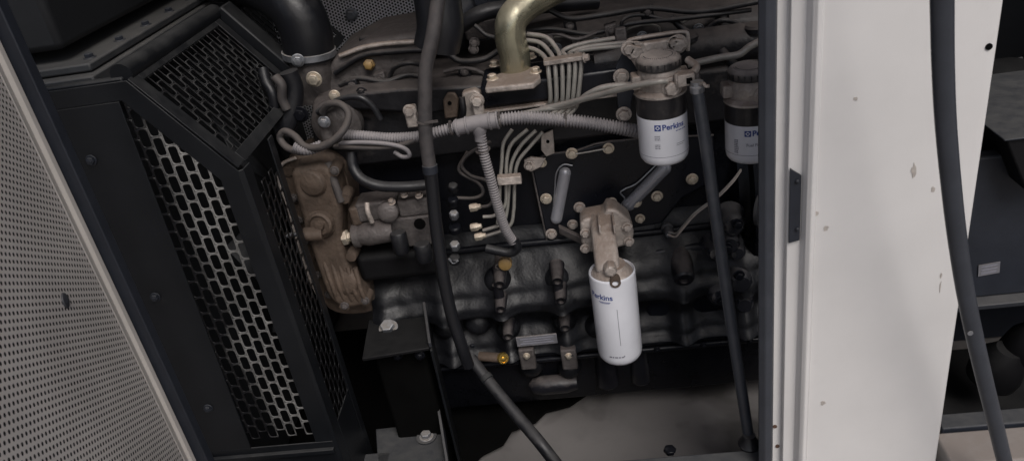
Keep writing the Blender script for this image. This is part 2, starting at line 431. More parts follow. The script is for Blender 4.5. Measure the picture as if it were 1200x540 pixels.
# ---- pillar between the two door openings
pil = thing('enclosure_pillar', 'wide beige painted steel pillar between the two door openings', 'pillar', (.38, 1.0, 0))
b = MB()
pp = [(.2535, 1.030), (.2535, 1.012), (.268, 1.012), (.268, 1.0), (.286, .998), (.290, .985), (.296, .981), (.302, .984), (.304, .990),
      (.505, .990), (.516, .992), (.5195, .998), (.5195, 1.04), (.516, 1.04), (.516, .9995), (.304, .9995), (.304, 1.03)]
b.prism([(x, y, 0) for x, y in pp], (0, 0, 2.08)); b.build('pillar_sheet', M['beige'], pil, bevel=.0012)
# black seal and frame at the left edge of the pillar
b = MB(); b.prism([(x, y, 0) for x, y in [(.2275, 1.0), (.237, .992), (.248, .996), (.2525, 1.004), (.2525, 1.06), (.244, 1.06), (.236, 1.02)]], (0, 0, 2.08))
b.build('door_seal', M['seal'], pil, bevel=.002)
# latch striker plate
s0, s1 = at(931, 196, .997), at(932, 283, .997)
b = MB(); b.prism([(.2695, .9975, s1.z), (.2845, .9965, s1.z + .004), (.2845, .9965, s0.z - .012), (.2695, .9975, s0.z)], (0, -.0035, 0))
st = b.build('striker_plate', M['frame'], pil, bevel=.0006); st['label'] = 'dark metal striker plate'
bolt(at(934, 212, .993), st, .003, h=.002, washer=False, m=M['frame'], name='screw'); bolt(at(934, 268, .993), st, .003, h=.002, washer=False, m=M['frame'], name='screw')
# rust spots, scuffs and a small hole in the paint
def spot(px, py, rx, ry, m, nm='paint_scuff'):
    c = at(px, py, .9893); n = 14; rr = [1 + random.uniform(-.35, .3) for _ in range(n)]
    b = MB(); b.prism([c + Vector((math.cos(2 * PI * k / n) * rx * rr[k], 0, math.sin(2 * PI * k / n) * ry * rr[k])) for k in range(n)], (0, .0012, 0))
    return b.build(nm, m, pil)
scf = mat('scuff', (.40, .365, .335), .6, 0, 0, var=.2, scale=200, bump=0)
rst = mat('rust_spot', (.10, .055, .035), .8, 0, 0, var=.3, scale=200, bump=0)
spot(1071, 200, .0032, .011, scf); spot(1094, 222, .0028, .004, scf); spot(955, 250, .007, .004, scf); spot(945, 243, .0012, .0014, rst)
spot(1103, 323, .0013, .004, scf); spot(1102, 336, .0008, .010, scf); spot(965, 472, .004, .004, scf); spot(968, 268, .004, .004, scf); spot(1003, 116, .0026, .0026, scf)
c = at(1159, 55, .9893); b = MB(); b.lathe(c, (0, -1, 0), [(.0042, -.001), (.0042, .0008), (.003, .001)], 18); b.build('screw_hole', M['hole'], pil)
for (px, py) in ((908, 499), (911, 522)): 
    c = at(px, py, 1.0115); b = MB(); b.cyl(c, c + Vector((0, -.0015, 0)), .0035, n=10); b.build('rust_spot', rst, pil)

# ================================================================ RADIATOR GUARD (perforated)
gd = thing('fan_guard', 'black slotted steel guard around the radiator fan at left', 'fan guard', (-.75, 1.3, FZ))
GY = 1.15
A = at(50, 105, GY); Bp = at(150, 97, GY); Cc = at(277, 200, GY); Dd = at(394, 520, GY)
xe = (Cc.x + Dd.x) / 2; Cc.x = xe; zt = (A.z + Bp.z) / 2
def slotted(mb, o, U, V, nu, nv, pu, pv, sw, sl, keep=None):
    """slotted sheet: cells of pu x pv, slots sw x sl long in V, odd columns shifted half a pitch"""
    o, U, V = Vector(o), Vector(U), Vector(V)
    for i in range(nu):
        for j in range(nv):
            u0 = i * pu; v0 = j * pv + (pv / 2 if i % 2 else 0)
            cu, cv = u0 + pu / 2, v0 + pv / 2
            st_ = keep(cu, cv) if keep else 1
            if st_ == 0: continue
            outer = [(u0, v0), (u0 + pu, v0), (u0 + pu, v0 + pv), (u0, v0 + pv)]
            if st_ == 2:
                mb.add([o + U * a + V * c for a, c in outer], [(0, 1, 2, 3)]); continue
            # rounded slot, 12 points; outer ring 12 matching points
            hw = sw / 2; r = sw * .36; hl = sl / 2 - r; inn = []
            for k in range(6):
                a = -PI + PI * k / 5; inn.append((cu + (-1 if k < 3 else 1) * (hw - r) + r * math.cos(a), cv - hl + r * math.sin(a)))
            for k in range(6):
                a = PI * k / 5; inn.append((cu + (1 if k < 3 else -1) * (hw - r) + r * math.cos(a), cv + hl + r * math.sin(a)))
            X0, X1, Y0, Y1 = u0, u0 + pu, v0, v0 + pv
            out = [(X0, cv - hl), (X0, Y0), (cu - pu / 6, Y0), (cu + pu / 6, Y0), (X1, Y0), (X1, cv - hl),
                   (X1, cv + hl), (X1, Y1), (cu + pu / 6, Y1), (cu - pu / 6, Y1), (X0, Y1), (X0, cv + hl)]
            vs = [o + U * a + V * c for a, c in inn] + [o + U * a + V * c for a, c in out]
            mb.add(vs, [(k, (k + 1) % 12, 12 + (k + 1) % 12, 12 + k) for k in range(12)])
def solidify(o, t):
    s_ = o.modifiers.new('thickness', 'SOLIDIFY'); s_.thickness = t; s_.offset = 0
# front plate: chamfered upper right corner
pu, pv = .0188, .034
SW_, SL_ = .0150, .0305
ZB = at(330, 511, GY).z
def keep_front(u, v):
    x = xe - .030 - u; z = ZB + v
    if z > zt - .02 or x < -.745: return 0
    # chamfer line from Bp to Cc, with a plain margin
    t_ = (x - Bp.x) / (Cc.x - Bp.x)
    if x > Bp.x and z > Bp.z + (Cc.z - Bp.z) * t_ - .036: return 0
    return 1
mb = MB(); slotted(mb, (xe - .030, GY, ZB), (-1, 0, 0), (0, 0, 1), 22, 26, pu, pv, SW_, SL_, keep_front)
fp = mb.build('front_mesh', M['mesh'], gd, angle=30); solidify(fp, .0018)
# plain margins folded round the mesh
b = MB(); b.prism([(xe - .034, GY - .003, ZB - .02), (xe, GY - .003, ZB - .02), (xe, GY - .003, Cc.z), (Bp.x, GY - .003, zt), (-1.02, GY - .003, zt), (-1.02, GY - .003, zt - .03),
                   (Bp.x - .02, GY - .003, zt - .03), (xe - .034, GY - .003, Cc.z - .012)], (0, .0022, 0))
b.build('front_margin', M['guard'], gd, bevel=.0008)
b = MB(); b.box(-1.02, xe, GY - .003, GY, FZ, ZB - .0205); b.box(-1.02, xe, GY - .012, GY - .0031, ZB - .045, ZB - .035); b.build('bottom_lip', M['guard'], gd, bevel=.001)
b = MB(); b.prism([(-1.02, GY - .004, ZB - .02), (-.735, GY - .004, ZB - .02), (-.716, GY - .004, zt - .031), (-1.02, GY - .004, zt - .031)], (0, .003, 0)); b.build('side_plate', M['guard'], gd, bevel=.0005)
# rolled corner down the right edge
b = MB(); b.prism([(x, y, FZ) for x, y in [(xe, GY - .003), (xe + .007, GY + .002), (xe + .009, GY + .03), (xe + .006, GY + .03), (xe + .004, GY + .005), (xe - .002, GY)]], (0, 0, Cc.z - FZ))
b.build('corner_fold', M['guard'], gd, bevel=.0008)
# right side mesh (faces the engine)
def keep_side(u, v): return 1 if v < Cc.z - ZB - .05 else 0
mb = MB(); slotted(mb, (xe + .0075, GY + .032, ZB), (0, 1, 0), (0, 0, 1), 5, 24, .0185, pv, SW_, SL_, keep_side)
o = mb.build('side_mesh', M['meshd'], gd, angle=30); solidify(o, .0018)
b = MB(); b.box(xe + .006, xe + .009, GY + .128, GY + .15, FZ, Cc.z); b.box(xe + .006, xe + .009, GY + .03, GY + .127, FZ, ZB + .002); b.build('side_margin', M['guard'], gd, bevel=.0008)
# sloping chamfer mesh on top
Sl = (Cc - Bp); Sl.y = 0; SL = Sl.length; Su = Sl.normalized(); Nn = Vector((-Su.z, 0, Su.x)); Nn = Nn if Nn.z > 0 else -Nn
def chamfer(y0, y1, nm):
    o0 = Vector((Bp.x, y0, zt)) + Nn * .001
    nu = int((y1 - y0 - .045) / .0188); nv = int((SL - .03) / .034)
    mb = MB(); slotted(mb, o0 + Su * .012 + Vector((0, .026, 0)), (0, 1, 0), Su, nu, nv, .0188, .034, .0150, .0305, lambda u, v: 1 if v < SL - .03 else 0)
    o = mb.build(nm, M['meshc'], gd, angle=30); solidify(o, .0016)
    b = MB()
    for (a0, a1, c0, c1) in ((0, SL, -.001, .028), (0, SL, y1 - y0 - .024, y1 - y0), (-.004, .014, .028, y1 - y0 - .024), (SL - .020, SL + .002, .028, y1 - y0 - .024)):
        cc = o0 + Su * ((a0 + a1) / 2) + Vector((0, (c0 + c1) / 2, 0)) + Nn * .0006
        b.obox(cc, Su * ((a1 - a0) / 2), (0, (c1 - c0) / 2, 0), Nn * .0014)
    b.build('chamfer_margin', M['guard'], gd, bevel=.0008)
chamfer(GY, 1.53, 'chamfer_mesh')
chamfer(1.60, 1.92, 'chamfer_mesh')
# cross bars and top rail of the guard
b = MB(); b.tube([Vector((Bp.x - .012, GY + .01, zt + .006)), Vector((Bp.x - .012, 1.55, zt + .006))], .018, 16); b.build('top_roll', M['guard'], gd)
b = MB(); b.obox(Vector((Bp.x, 1.565, zt)) + Su * SL / 2 + Nn * .008, Su * (SL / 2 + .01), (0, .026, 0), Nn * .012); b.build('cross_bar', M['guard'], gd, bevel=.004)
b = MB(); b.box(-1.02, Bp.x - .01, GY + .004, 1.17, zt - .02, zt + .004); b.build('top_edge', M['guard'], gd, bevel=.003)
for px, py in ((107, 188), (182, 348), (244, 478)):
    p = at(px, py, GY - .005); bolt(p, gd, .007, m=M['frame'], h=.005)
# radiator itself
rad = thing('radiator', 'black radiator core and top tank with a bolted flange behind the guard', 'radiator', (-1.0, 1.5, FZ))
b = MB(); b.box(-1.10, -.80, 1.2, 2.1, FZ + .05, zt - .06); b.build('core', M['darkwall'], rad, bevel=.004)
b = MB(); b.box(-1.06, -.83, 1.24, 2.06, zt + .04, zt + .34); b.build('top_tank', M['darkwall'], rad, bevel=.012)
M['flange'] = mat('flange_paint', (.035, .037, .040), .5, 0, .25, (.08, .078, .075), .2, 14)
b = MB(); b.box(-1.10, -.775, 1.2, 2.1, zt - .055, zt + .002); b.box(-1.08, -.785, 1.22, 2.08, zt + .0045, zt + .018); b.build('tank_flange', M['flange'], rad, bevel=.003)
for k in range(8): bolt((-.805, 1.26 + .105 * k, zt + .018), rad, .008, d=(0, 0, 1), m=M['frame'])
# fan inside the guard
fan = thing('cooling_fan', 'black bladed cooling fan turning inside the slotted guard', 'fan', (-.70, 1.62, .78))
fb = MB(); fb.lathe((-.72, 1.62, .78), (1, 0, 0), [(.05, 0), (.06, .01), (.06, .05), (.045, .06)], 24); fb.build('hub', M['guard'], fan)
for k in range(8):
    a = 2 * PI * k / 8; rd = Vector((0, math.cos(a), math.sin(a))); tg = Vector((0, -math.sin(a), math.cos(a)))
    b = MB(); c0 = Vector((-.69, 1.62, .78))
    b.add([c0 + rd * .055 + tg * .02 + Vector((.015, 0, 0)), c0 + rd * .055 - tg * .02 - Vector((.015, 0, 0)), c0 + rd * .33 - tg * .05 - Vector((.025, 0, 0)), c0 + rd * .33 + tg * .05 + Vector((.025, 0, 0))], [(0, 1, 2, 3)])
    o = b.build('blade', M['darkwall'], fan); solidify(o, .003)
#@@ENGINE
# ================================================================ ENGINE
eng = thing('diesel_engine', 'black diesel engine filling the middle of the enclosure, with bolted covers', 'engine', (-.05, 1.6, FZ + .05))
YF = 1.42
# crankcase: profile in (y, z) run along X
X0, X1 = -.50, .47
def run(prof, x0, x1): return [(x0, y, z) for y, z in prof], (x1 - x0, 0, 0)
zl = at(560, 369, 1.385).z
b = MB(); b.prism(*run([(1.47, 1.00), (1.47, .70), (1.475, zl + .10), (1.45, zl), (1.44, .45), (1.43, .44),
                        (1.395, .425), (1.395, .412), (1.75, .412), (1.75, 1.00)], X0, X1))
b.build('cylinder_block', M['block'], eng, bevel=.006, seg=3)
b = MB(); b.prism(*run([(1.393, .408), (1.393, .396), (1.425, .390), (1.432, .30), (1.455, .235), (1.70, .23), (1.72, .408)], X0 + .02, X1 - .02))
b.build('oil_pan', M['block'], eng, bevel=.008, seg=3)
# ribs and scallops on the lower crankcase
from mathutils import noise as mnoise
xb = at(585, 345, 1.385).x; per = at(656, 342, 1.385).x - xb
prf = [(zl + .16, 1.470), (zl + .12, 1.455), (zl + .04, 1.402), (zl + .014, 1.384), (zl - .004, 1.384), (zl - .022, 1.422), (zl - .06, 1.430), (.447, 1.408), (.428, 1.392)]
def flank(z):
    for (z0_, y0_), (z1_, y1_) in zip(prf, prf[1:]):
        if z <= z0_ and z >= z1_: t_ = (z0_ - z) / (z0_ - z1_); t_ = t_ * t_ * (3 - 2 * t_) ; return y0_ + (y1_ - y0_) * t_
    return prf[-1][1] if z < prf[-1][0] else prf[0][1]
NR, NCOL = 56, 200; fm = MB()
for r_ in range(NR + 1):
    z = prf[0][0] + (prf[-1][0] - prf[0][0]) * r_ / NR
    for c_ in range(NCOL + 1):
        x = X0 + (X1 - X0) * c_ / NCOL
        col = (.5 + .5 * math.cos(2 * PI * (x - xb) / per)) ** 3
        lowr = 1 if z < zl - .004 else max(0, 1 - (z - zl) / .11)
        pocket = math.exp(-(((x - xb - per / 2 + per * 20) % per - per * 0) ** 2) / .002) * 0
        nz = mnoise.noise(Vector((x * 14, z * 22, 1.7))) * .003 + mnoise.noise(Vector((x * 45, z * 50, 4.1))) * .0018
        y = flank(z) - .003 - .026 * col * (.9 if z < zl - .004 else .75 * lowr) + nz
        fm.v.append(Vector((x, min(y, 1.47), z)))
for r_ in range(NR):
    for c_ in range(NCOL):
        a = r_ * (NCOL + 1) + c_; fm.f.append((a, a + 1, a + NCOL + 2, a + NCOL + 1))
fm.build('crankcase_side', M['block2'], eng, angle=75)
for px, py, y in ((585, 332, 1.385), (586, 361, 1.375), (653, 328, 1.385), (657, 351, 1.375), (595, 393, 1.385), (662, 383, 1.385), (801, 322, 1.38)):
    p = at(px, py, y - .02)
    if px > 800: continue
    boss(p + Vector((0, .02, 0)), eng, .0125, .02, d=(0, -1, -.25))
for px, py, r in ((584, 338, .030), (654, 336, .030), (596, 394, .026), (662, 385, .026), (622, 436, .030), (668, 440, .026), (560, 386, .03), (700, 392, .026), (522, 392, .026)):
    p = at(px, py, 1.40); b = MB(); b.lathe(p + Vector((0, .03, .006)), (0, -1, .35), [(r * 1.1, 0), (r, .018), (r * .8, .030), (r * .45, .037), (.0004, .039)], 26); b.build('casting_lump', M['block2'], eng, angle=70)
for px, py in ((585, 340), (655, 337)):
    b = MB(); c = at(px, py + 6, 1.382); b.tube([c + Vector((0, 0, .028)), c, c + Vector((0, 0, -.025))], .011, 14); b.build('boss_web', M['bossm'], eng)
b = MB(); b.tube([Vector((-.48, 1.452, zl + .12)), Vector((-.2, 1.452, zl + .125)), Vector((.1, 1.452, zl + .118)), Vector((.42, 1.452, zl + .12))], .008, 12); b.build('oil_gallery', M['block'], eng)
for k in range(8):
    x = -.42 + .115 * k; bolt(Vector((x, 1.4115, .452)), eng, .006, m=M['cover'], h=.005)
# data plate
c = at(629, 398, 1.372); b = MB(); b.obox(c, Vector((.044, 0, 0)), (0, .002, 0), Vector((0, 0, .0125)))
pl = b.build('data_plate', M['plate'], eng, bevel=.0008); pl['label'] = 'small grey metal data plate'
b = MB()
for k in range(3): b.obox(c + Vector((0, -.0024, .006 - .006 * k)), (.036 - .006 * (k % 2), 0, 0), (0, .0004, 0), (0, 0, .0009))
b.build('stamped_line', M['ink'], pl)
# pan rail fittings and drain stubs
for px, py in ((618, 421), (667, 421)):
    c = at(px, py, 1.372)
    b = MB(); b.obox(c + Vector((0, .01, 0)), (.017, 0, 0), (0, .012, 0), (0, 0, .028)); o = b.build('pan_bracket', M['alud'], eng, bevel=.004)
    bolt(c + Vector((.0, -.002, .012)), eng, .006, m=M['plated'], h=.005)
    boss(c + Vector((0, .004, -.013)), eng, .011, .004, m=M['alud'])
for px, py, r in ((711, 436, .026), (750, 432, .022)):
    c = at(px, py, 1.43); b = MB(); b.lathe(c + Vector((0, 0, -.035)), (0, 0, 1), [(r * .8, 0), (r, .005), (r, .05), (r * .92, .055), (r * .92, .10)], 28); b.build('pan_stub', M['bossm'], eng)
c = at(648, 448, 1.41); b = MB(); b.lathe(c + Vector((-.055, 0, -.005)), (1, 0, 0), [(.008, 0), (.018, .01), (.022, .03), (.022, .085), (.016, .11)], 24); b.build('pan_bulge', M['bossm'], eng)
for k in range(9):
    bolt(Vector((-.40 + .1 * k, 1.3935, .4035)), eng, .0055, m=M['block'], h=.004)
M['pill'] = mat('rib_paint', (.34, .345, .38), .22, .35, .05, (.2, .19, .19), .15, 14, .05, spec=.7)
# ---- side cover plate with pressed ribs
cp = T((622, 192, 1.45), (640, 181, 1.45), (676, 176, 1.45), (716, 165, 1.45), (836, 158, 1.45), (838, 212, 1.45), (800, 232, 1.45), (776, 262, 1.45), (738, 268, 1.45), (700, 279, 1.45), (642, 286, 1.45), (632, 240, 1.45))
b = MB(); b.prism(cp, (0, .03, 0)); cov = b.build('side_cover', M['cover'], eng, bevel=.004, seg=3)
cov['label'] = 'flat black side cover plate with two raised ribs'
b = MB(); q = [p + Vector((0, -.0012, 0)) for p in cp]
b.tube(q[0:5], .0022, 8, res=3); b.tube([q[0], q[11], q[10]], .002, 8, res=3); b.build('gasket_edge', M['alud'], cov)
def pill(p0, p1, r, nm='pressed_rib'):
    b = MB(); b.tube([p0, p0.lerp(p1, .5), p1], r, 18, flat=((0, 1, 0), .8)); b.lathe(p0 + Vector((0, 0, 0)), (0, -1, 0), [(r, -.002), (r * .92, r * .35), (r * .6, r * .68), (.0002, r * .8)], 18)
    b.lathe(p1, (0, -1, 0), [(r, -.002), (r * .92, r * .35), (r * .6, r * .68), (.0002, r * .8)], 18)
    return b.build(nm, M['pill'], cov, angle=60)
pill(at(662, 203, 1.447), at(652, 256, 1.447), .0125)
pill(at(779, 197, 1.447), at(737, 240, 1.447), .0135)
b = MB(); b.tube(T((647, 258, 1.446), (650, 225, 1.446), (652, 203, 1.446), (660, 193, 1.446), (671, 194, 1.446)), .0016, 8)
b.tube(T((726, 243, 1.446), (732, 233, 1.446), (727, 226, 1.446), (733, 221, 1.446), (747, 214, 1.446), (772, 190, 1.446)), .0016, 8); b.build('cover_seam', M['clamp'], cov)
for px, py, r in ((635, 191, .0075), (670, 180, .0092), (713, 174, .0088), (640, 233, .0092), (679, 243, .0092), (646, 274, .0092), (671, 263, .0085), (745, 237, .0092), (750, 256, .0078),
               (811, 210, .0092), (770, 230, .009), (726, 263, .008), (717, 237, .008)):
    bolt(at(px, py, 1.447), cov, r, m=M['plated'] if py < 240 or px > 700 else M['alu'], h=.008)
b = MB(); b.tube(T((672, 181, 1.442), (690, 178, 1.442), (712, 174, 1.442)), .0016, 8); b.build('lock_wire', M['steel'], cov)
# pipe bracket plates around (620,190) and (635,165)
b = MB(); b.prism(T((634, 158, 1.43), (648, 152, 1.43), (650, 180, 1.43), (640, 184, 1.43), (634, 176, 1.43)), (0, .004, 0)); o = b.build('bracket', M['alu'], eng, bevel=.0015)
b = MB(); c = at(642, 166, 1.4285); b.cyl(c, c + Vector((0, -.001, 0)), .0035, n=12); b.build('hole', M['hole'], o)
b = MB(); b.prism(T((614, 188, 1.43), (622, 184, 1.43), (640, 186, 1.43), (634, 196, 1.43), (622, 202, 1.43), (615, 198, 1.43)), (0, .006, 0)); o = b.build('bracket', M['alu'], eng, bevel=.002)
bolt(at(620, 194, 1.429), o, .008, m=M['alu'])
# pale strut left of the filter head
b = MB(); pz = T((655, 268, 1.43), (684, 282, 1.40)); b.obox((pz[0] + pz[1]) / 2, (pz[1] - pz[0]) / 2, (0, .006, .001), Vector((0, -.001, .009))); b.build('strut', M['alud'], eng, bevel=.002)

# ---- cylinder head, manifold, valve covers
b = MB(); b.prism(*run([(1.45, 1.0), (1.44, .935), (1.44, .90), (1.5, .89), (1.78, .89), (1.78, 1.03), (1.5, 1.03)], -.54, .52)); b.build('cylinder_head', M['dusty'], eng, bevel=.006, seg=3)
z0 = at(600, 124, 1.39).z; z1 = at(600, 97, 1.39).z
b = MB(); b.box(-.185, .10, 1.39, 1.50, z0, z1); mf = b.build('intake_manifold', M['cover'], eng, bevel=.007, seg=3)
b = MB(); b.box(-.185, .10, 1.384, 1.50, z0 - .007, z0 - .002); b.build('manifold_lip', M['alu'], mf, bevel=.0015)
b = MB(); b.tube([Vector((.03, 1.47, z1 - .012)), Vector((.25, 1.47, z1 - .008)), Vector((.52, 1.47, z1 - .012))], .036, 24); b.build('manifold_runner', M['dusty'], eng)
for x in (.20, .33, .46):
    b = MB(); b.lathe((x, 1.455, z1 + .015), (0, 0, 1), [(.024, 0), (.024, .008), (.02, .012), (.005, .013)], 20); b.build('runner_cap', M['dusty'], eng)
# valve cover at the back: long dusty hood with clamps
zc = at(700, 30, 1.62).z
b = MB(); b.prism(*run([(1.56, zc - .07), (1.555, zc - .02), (1.575, zc + .005), (1.62, zc + .02), (1.80, zc + .02), (1.84, zc - .01), (1.84, zc - .09)], -.13, .56))
vc = b.build('valve_cover', M['dusty'], eng, bevel=.012, seg=4)
b = MB(); b.box(-.14, .57, 1.54, 1.86, zc - .088, zc - .076); b.build('cover_flange', M['alud'], vc, bevel=.003)
for x in (-.04, .04, .13, .24, .40):
    b = MB(); cz = zc - .012
    b.tube([Vector((x - .035, 1.552, cz - .015)), Vector((x - .032, 1.549, cz + .012)), Vector((x, 1.547, cz + .02)), Vector((x + .032, 1.549, cz + .012)), Vector((x + .035, 1.552, cz - .015))], .0022, 8)
    b.build('cover_clip', M['steel'], vc)
    bolt((x, 1.556, cz - .005), vc, .008, m=M['clamp'])
# exhaust side hump behind left: brown dusty housing with orange plug
eh = T((372, 118, 1.56), (385, 72, 1.56), (430, 48, 1.56), (500, 36, 1.56), (500, 92, 1.56), (440, 100, 1.56), (412, 112, 1.56))
b = MB(); b.prism(eh, (0, .2, 0)); hs = b.build('front_housing', M['alud'], eng, bevel=.012, seg=4)
b = MB(); b.tube(T((398, 66, 1.555), (425, 56, 1.555), (455, 51, 1.555), (490, 49, 1.555)), .005, 10); b.build('housing_rib', M['alu'], hs)
b = MB(); b.tube(T((392, 86, 1.55), (425, 66, 1.55), (470, 60, 1.55), (500, 59, 1.55)), .0065, 10); b.build('housing_rib', M['dusty'], hs)
c = at(432, 77, 1.55); b = MB(); b.lathe(c + Vector((0, .01, 0)), (.1, -1, .15), [(.0125, 0), (.0125, .012), (.0095, .014), (.0095, .020), (.005, .022)], 6); o = b.build('filler_plug', M['orange'], hs, bevel=.001); o['label'] = 'orange hexagonal plug'
b = MB(); b.obox(at(470, 40, 1.65), (.08, 0, 0), (0, .05, 0), (0, 0, .018)); b.build('housing_cap', M['dusty'], hs, bevel=.006)
# dark mass in the upper middle (turbo / heat shielding)
b = MB(); b.lathe(at(512, 28, 1.70), (.9, -.2, .3), [(.04, 0), (.07, .01), (.075, .05), (.05, .07), (.04, .12), (.06, .125), (.06, .15)], 32); b.build('turbocharger', M['frame'], eng)
b = MB(); b.tube(T((515, 50, 1.56), (540, 30, 1.55), (570, 14, 1.55), (620, 8, 1.58), (700, 2, 1.62)), .016, 14); b.build('breather_pipe', M['rubber'], eng)
b = MB(); b.obox(at(565, 32, 1.62), (.035, 0, 0), (0, .02, 0), (0, 0, .02)); b.build('lifting_eye', M['alud'], eng, bevel=.005)
for px, py in ((555, 58), (556, 50)): bolt(at(px, py, 1.55), eng, .008, m=M['alud'])

M['wirek'] = mat('black_wire', (.015, .015, .017), .4, 0, .2, (.09, .08, .075), .2, 40, .1)
for L_, r, m_ in (
    ([(556, 30), (580, 44), (640, 34), (690, 40), (740, 28), (800, 22), (880, 12)], .0045, 'wirek'),
    ([(640, 10), (668, 22), (706, 18), (760, 10), (820, 14), (890, 2)], .0055, 'wirek'),
    ([(700, 52), (726, 44), (730, 24), (752, 18), (790, 26)], .0035, 'wirek'),
    ([(820, 46), (834, 30), (850, 24), (872, 32), (884, 44)], .005, 'wirek'),
    ([(620, 46), (650, 40), (676, 46), (700, 38)], .0035, 'alud'),
    ([(786, 20), (800, 34), (815, 42), (836, 40), (858, 46)], .0065, 'dusty'),
    ([(398, 100), (420, 92), (452, 96), (478, 88), (500, 92)], .006, 'wirek'),
    ([(410, 92), (428, 104), (460, 108), (490, 100)], .004, 'alud'),
    ([(455, 96), (462, 80), (480, 74), (498, 78)], .005, 'wirek'),
    ([(524, 62), (540, 72), (566, 70), (584, 60)], .006, 'wirek'),
    ([(520, 84), (545, 80), (566, 86), (572, 96)], .0045, 'alud')):
    b = MB(); b.tube([at(x, y, 1.53 - .008 * (i % 3)) for i, (x, y) in enumerate(L_)], r, 10); b.build('small_line', M[m_], eng)
for px, py, y, m_ in ((642, 47, 1.53, 'alud'), (716, 36, 1.53, 'alud'), (724, 60, 1.50, 'alu'), (668, 30, 1.54, 'dusty'), (758, 14, 1.54, 'dusty'), (846, 18, 1.54, 'dusty'), (446, 92, 1.53, 'alud'), (414, 100, 1.52, 'dusty'), (545, 84, 1.53, 'dusty')):
    c = at(px, py, y); b = MB(); b.obox(c, (.012, 0, .002), (0, .010, 0), (-.001, 0, .014)); o = b.build('line_bracket', M[m_], eng, bevel=.003)
    bolt(c + Vector((0, -.0105, .002)), eng, .0062, m=M['alud'], h=.005)
c = at(728, 50, 1.51); b = MB(); b.obox(c, (.011, 0, 0), (0, .006, 0), (0, 0, .03)); b.build('lifting_tab', M['alud'], eng, bevel=.004)
# ---- shelf along the left of the head: bracket with hole, bolt lugs
b = MB(); b.prism(T((392, 128, 1.42), (395, 112, 1.42), (470, 104, 1.42), (570, 100, 1.42), (575, 124, 1.42), (500, 134, 1.42)), (0, .06, 0)); b.build('head_shelf', M['dusty'], eng, bevel=.006, seg=3)
b = MB(); b.prism(T((519, 118, 1.40), (524, 109, 1.40), (533, 109, 1.40), (538, 118, 1.40), (536, 138, 1.40), (521, 140, 1.40)), (0, .008, 0)); o = b.build('bracket', M['timing'], eng, bevel=.003)
b = MB(); c = at(527, 121, 1.3985); b.cyl(c, c + Vector((0, -.001, 0)), .004, n=12); b.build('hole', M['hole'], o)
b = MB(); b.prism(T((541, 109, 1.40), (556, 105, 1.40), (568, 112, 1.40), (570, 138, 1.40), (542, 140, 1.40)), (0, .02, 0)); o = b.build('thermostat_boss', M['alu'], eng, bevel=.004)
b = MB(); b.tube(T((541, 114, 1.395), (543, 128, 1.39), (542, 138, 1.395)), .006, 10); b.build('boss_rib', M['dusty'], o)
for px, py, s in ((559, 118, .0105), (480, 130, .0095)):
    c = at(px, py, 1.385)
    b = MB(); b.obox(c + Vector((0, .008, -.013)), (.0105, 0, 0), (0, .012, 0), (0, 0, .02)); b.build('lug', M['alu'], eng, bevel=.003)
    bolt(c + Vector((0, -.0, 0)), eng, s, m=M['alu'], h=.009)
# ---- brass coloured flanged pipe
cpipe = thing('coolant_pipe', 'shiny yellow zinc plated bent pipe with bolted flange rising from the engine top', 'pipe', at(600, 92, 1.44))
b = MB(); b.tube(T((604, 92, 1.44), (603, 66, 1.44), (598, 44, 1.44), (600, 24, 1.445), (614, 8, 1.46), (640, -8, 1.48), (675, -26, 1.50)), .029, 28, res=10); b.build('tube', M['zinc'], cpipe)
fz = at(602, 100, 1.39).z + .003
fc = at(603, 90, 1.43)
def fxy(px, py): 
    d = ROT @ Vector((px - 600.0, 270.0 - py, -F)); t = (fz + .012 - CAM.z) / d.z; p = CAM + d * t; return Vector((p.x, p.y, fz))
b = MB(); b.prism([fxy(568, 103), fxy(571, 92), fxy(584, 86), fxy(620, 78), fxy(632, 79), fxy(633, 91), fxy(625, 97)], (0, 0, .012)); b.build('flange', M['alu'], cpipe, bevel=.0035, seg=3)
for px, py in ((577, 93), (628, 85), (580, 77), (622, 68)):
    p = fxy(px, py) + Vector((0, 0, .0125)); bolt(p, cpipe, .0085, d=(0, 0, 1), m=M['plated'], h=.008)

# ---- fuel injection pipes: six parallel pipes with clamp, going up and over and down to the pump
Yp = 1.375
tops = [(641, 72), (649, 70.5), (657, 69), (665, 68), (672, 67), (679, 66)]
ups = [[(633, 62), (622, 57), (606, 56)], [(643, 60), (632, 50), (612, 47)], [(652, 57), (640, 44), (618, 40)], [(660, 60), (680, 52), (720, 45)], [(668, 62), (690, 55), (735, 50)], [(676, 61), (700, 57), (740, 54)]]
bots = [(645, 116), (652, 116), (659, 117), (665, 118), (671, 118), (677, 117)]
ends = [[(641, 124), (630, 132), (612, 140)], [(648, 124), (638, 133), (618, 142)], [(655, 126), (645, 135), (628, 142)], [(661, 128), (650, 136), (640, 142)], [(668, 128), (658, 137), (645, 144)], [(674, 127), (664, 137), (652, 145)]]
for k in range(6):
    pts = [at(x, y, 1.42 + .02 * i) for i, (x, y) in reversed(list(enumerate(ups[k])))] + [at(*tops[k], 1.385), at(tops[k][0] + 2, tops[k][1] + 14, Yp), at(*bots[k], Yp)] + [at(x, y, 1.385) for x, y in ends[k]]
    b = MB(); b.tube(pts, .0042, 10, res=8); b.build('injection_pipe', M['steel'], eng)
b = MB(); p0, p1 = at(637, 73, 1.377), at(683, 66, 1.377); b.obox((p0 + p1) / 2, (p1 - p0) / 2, (0, .011, 0), (0, 0, .0045)); b.build('pipe_clamp', M['alu'], eng, bevel=.0015)
bolt(at(685, 68, 1.365), eng, .007, d=(1, -.3, .1), m=M['alu'])
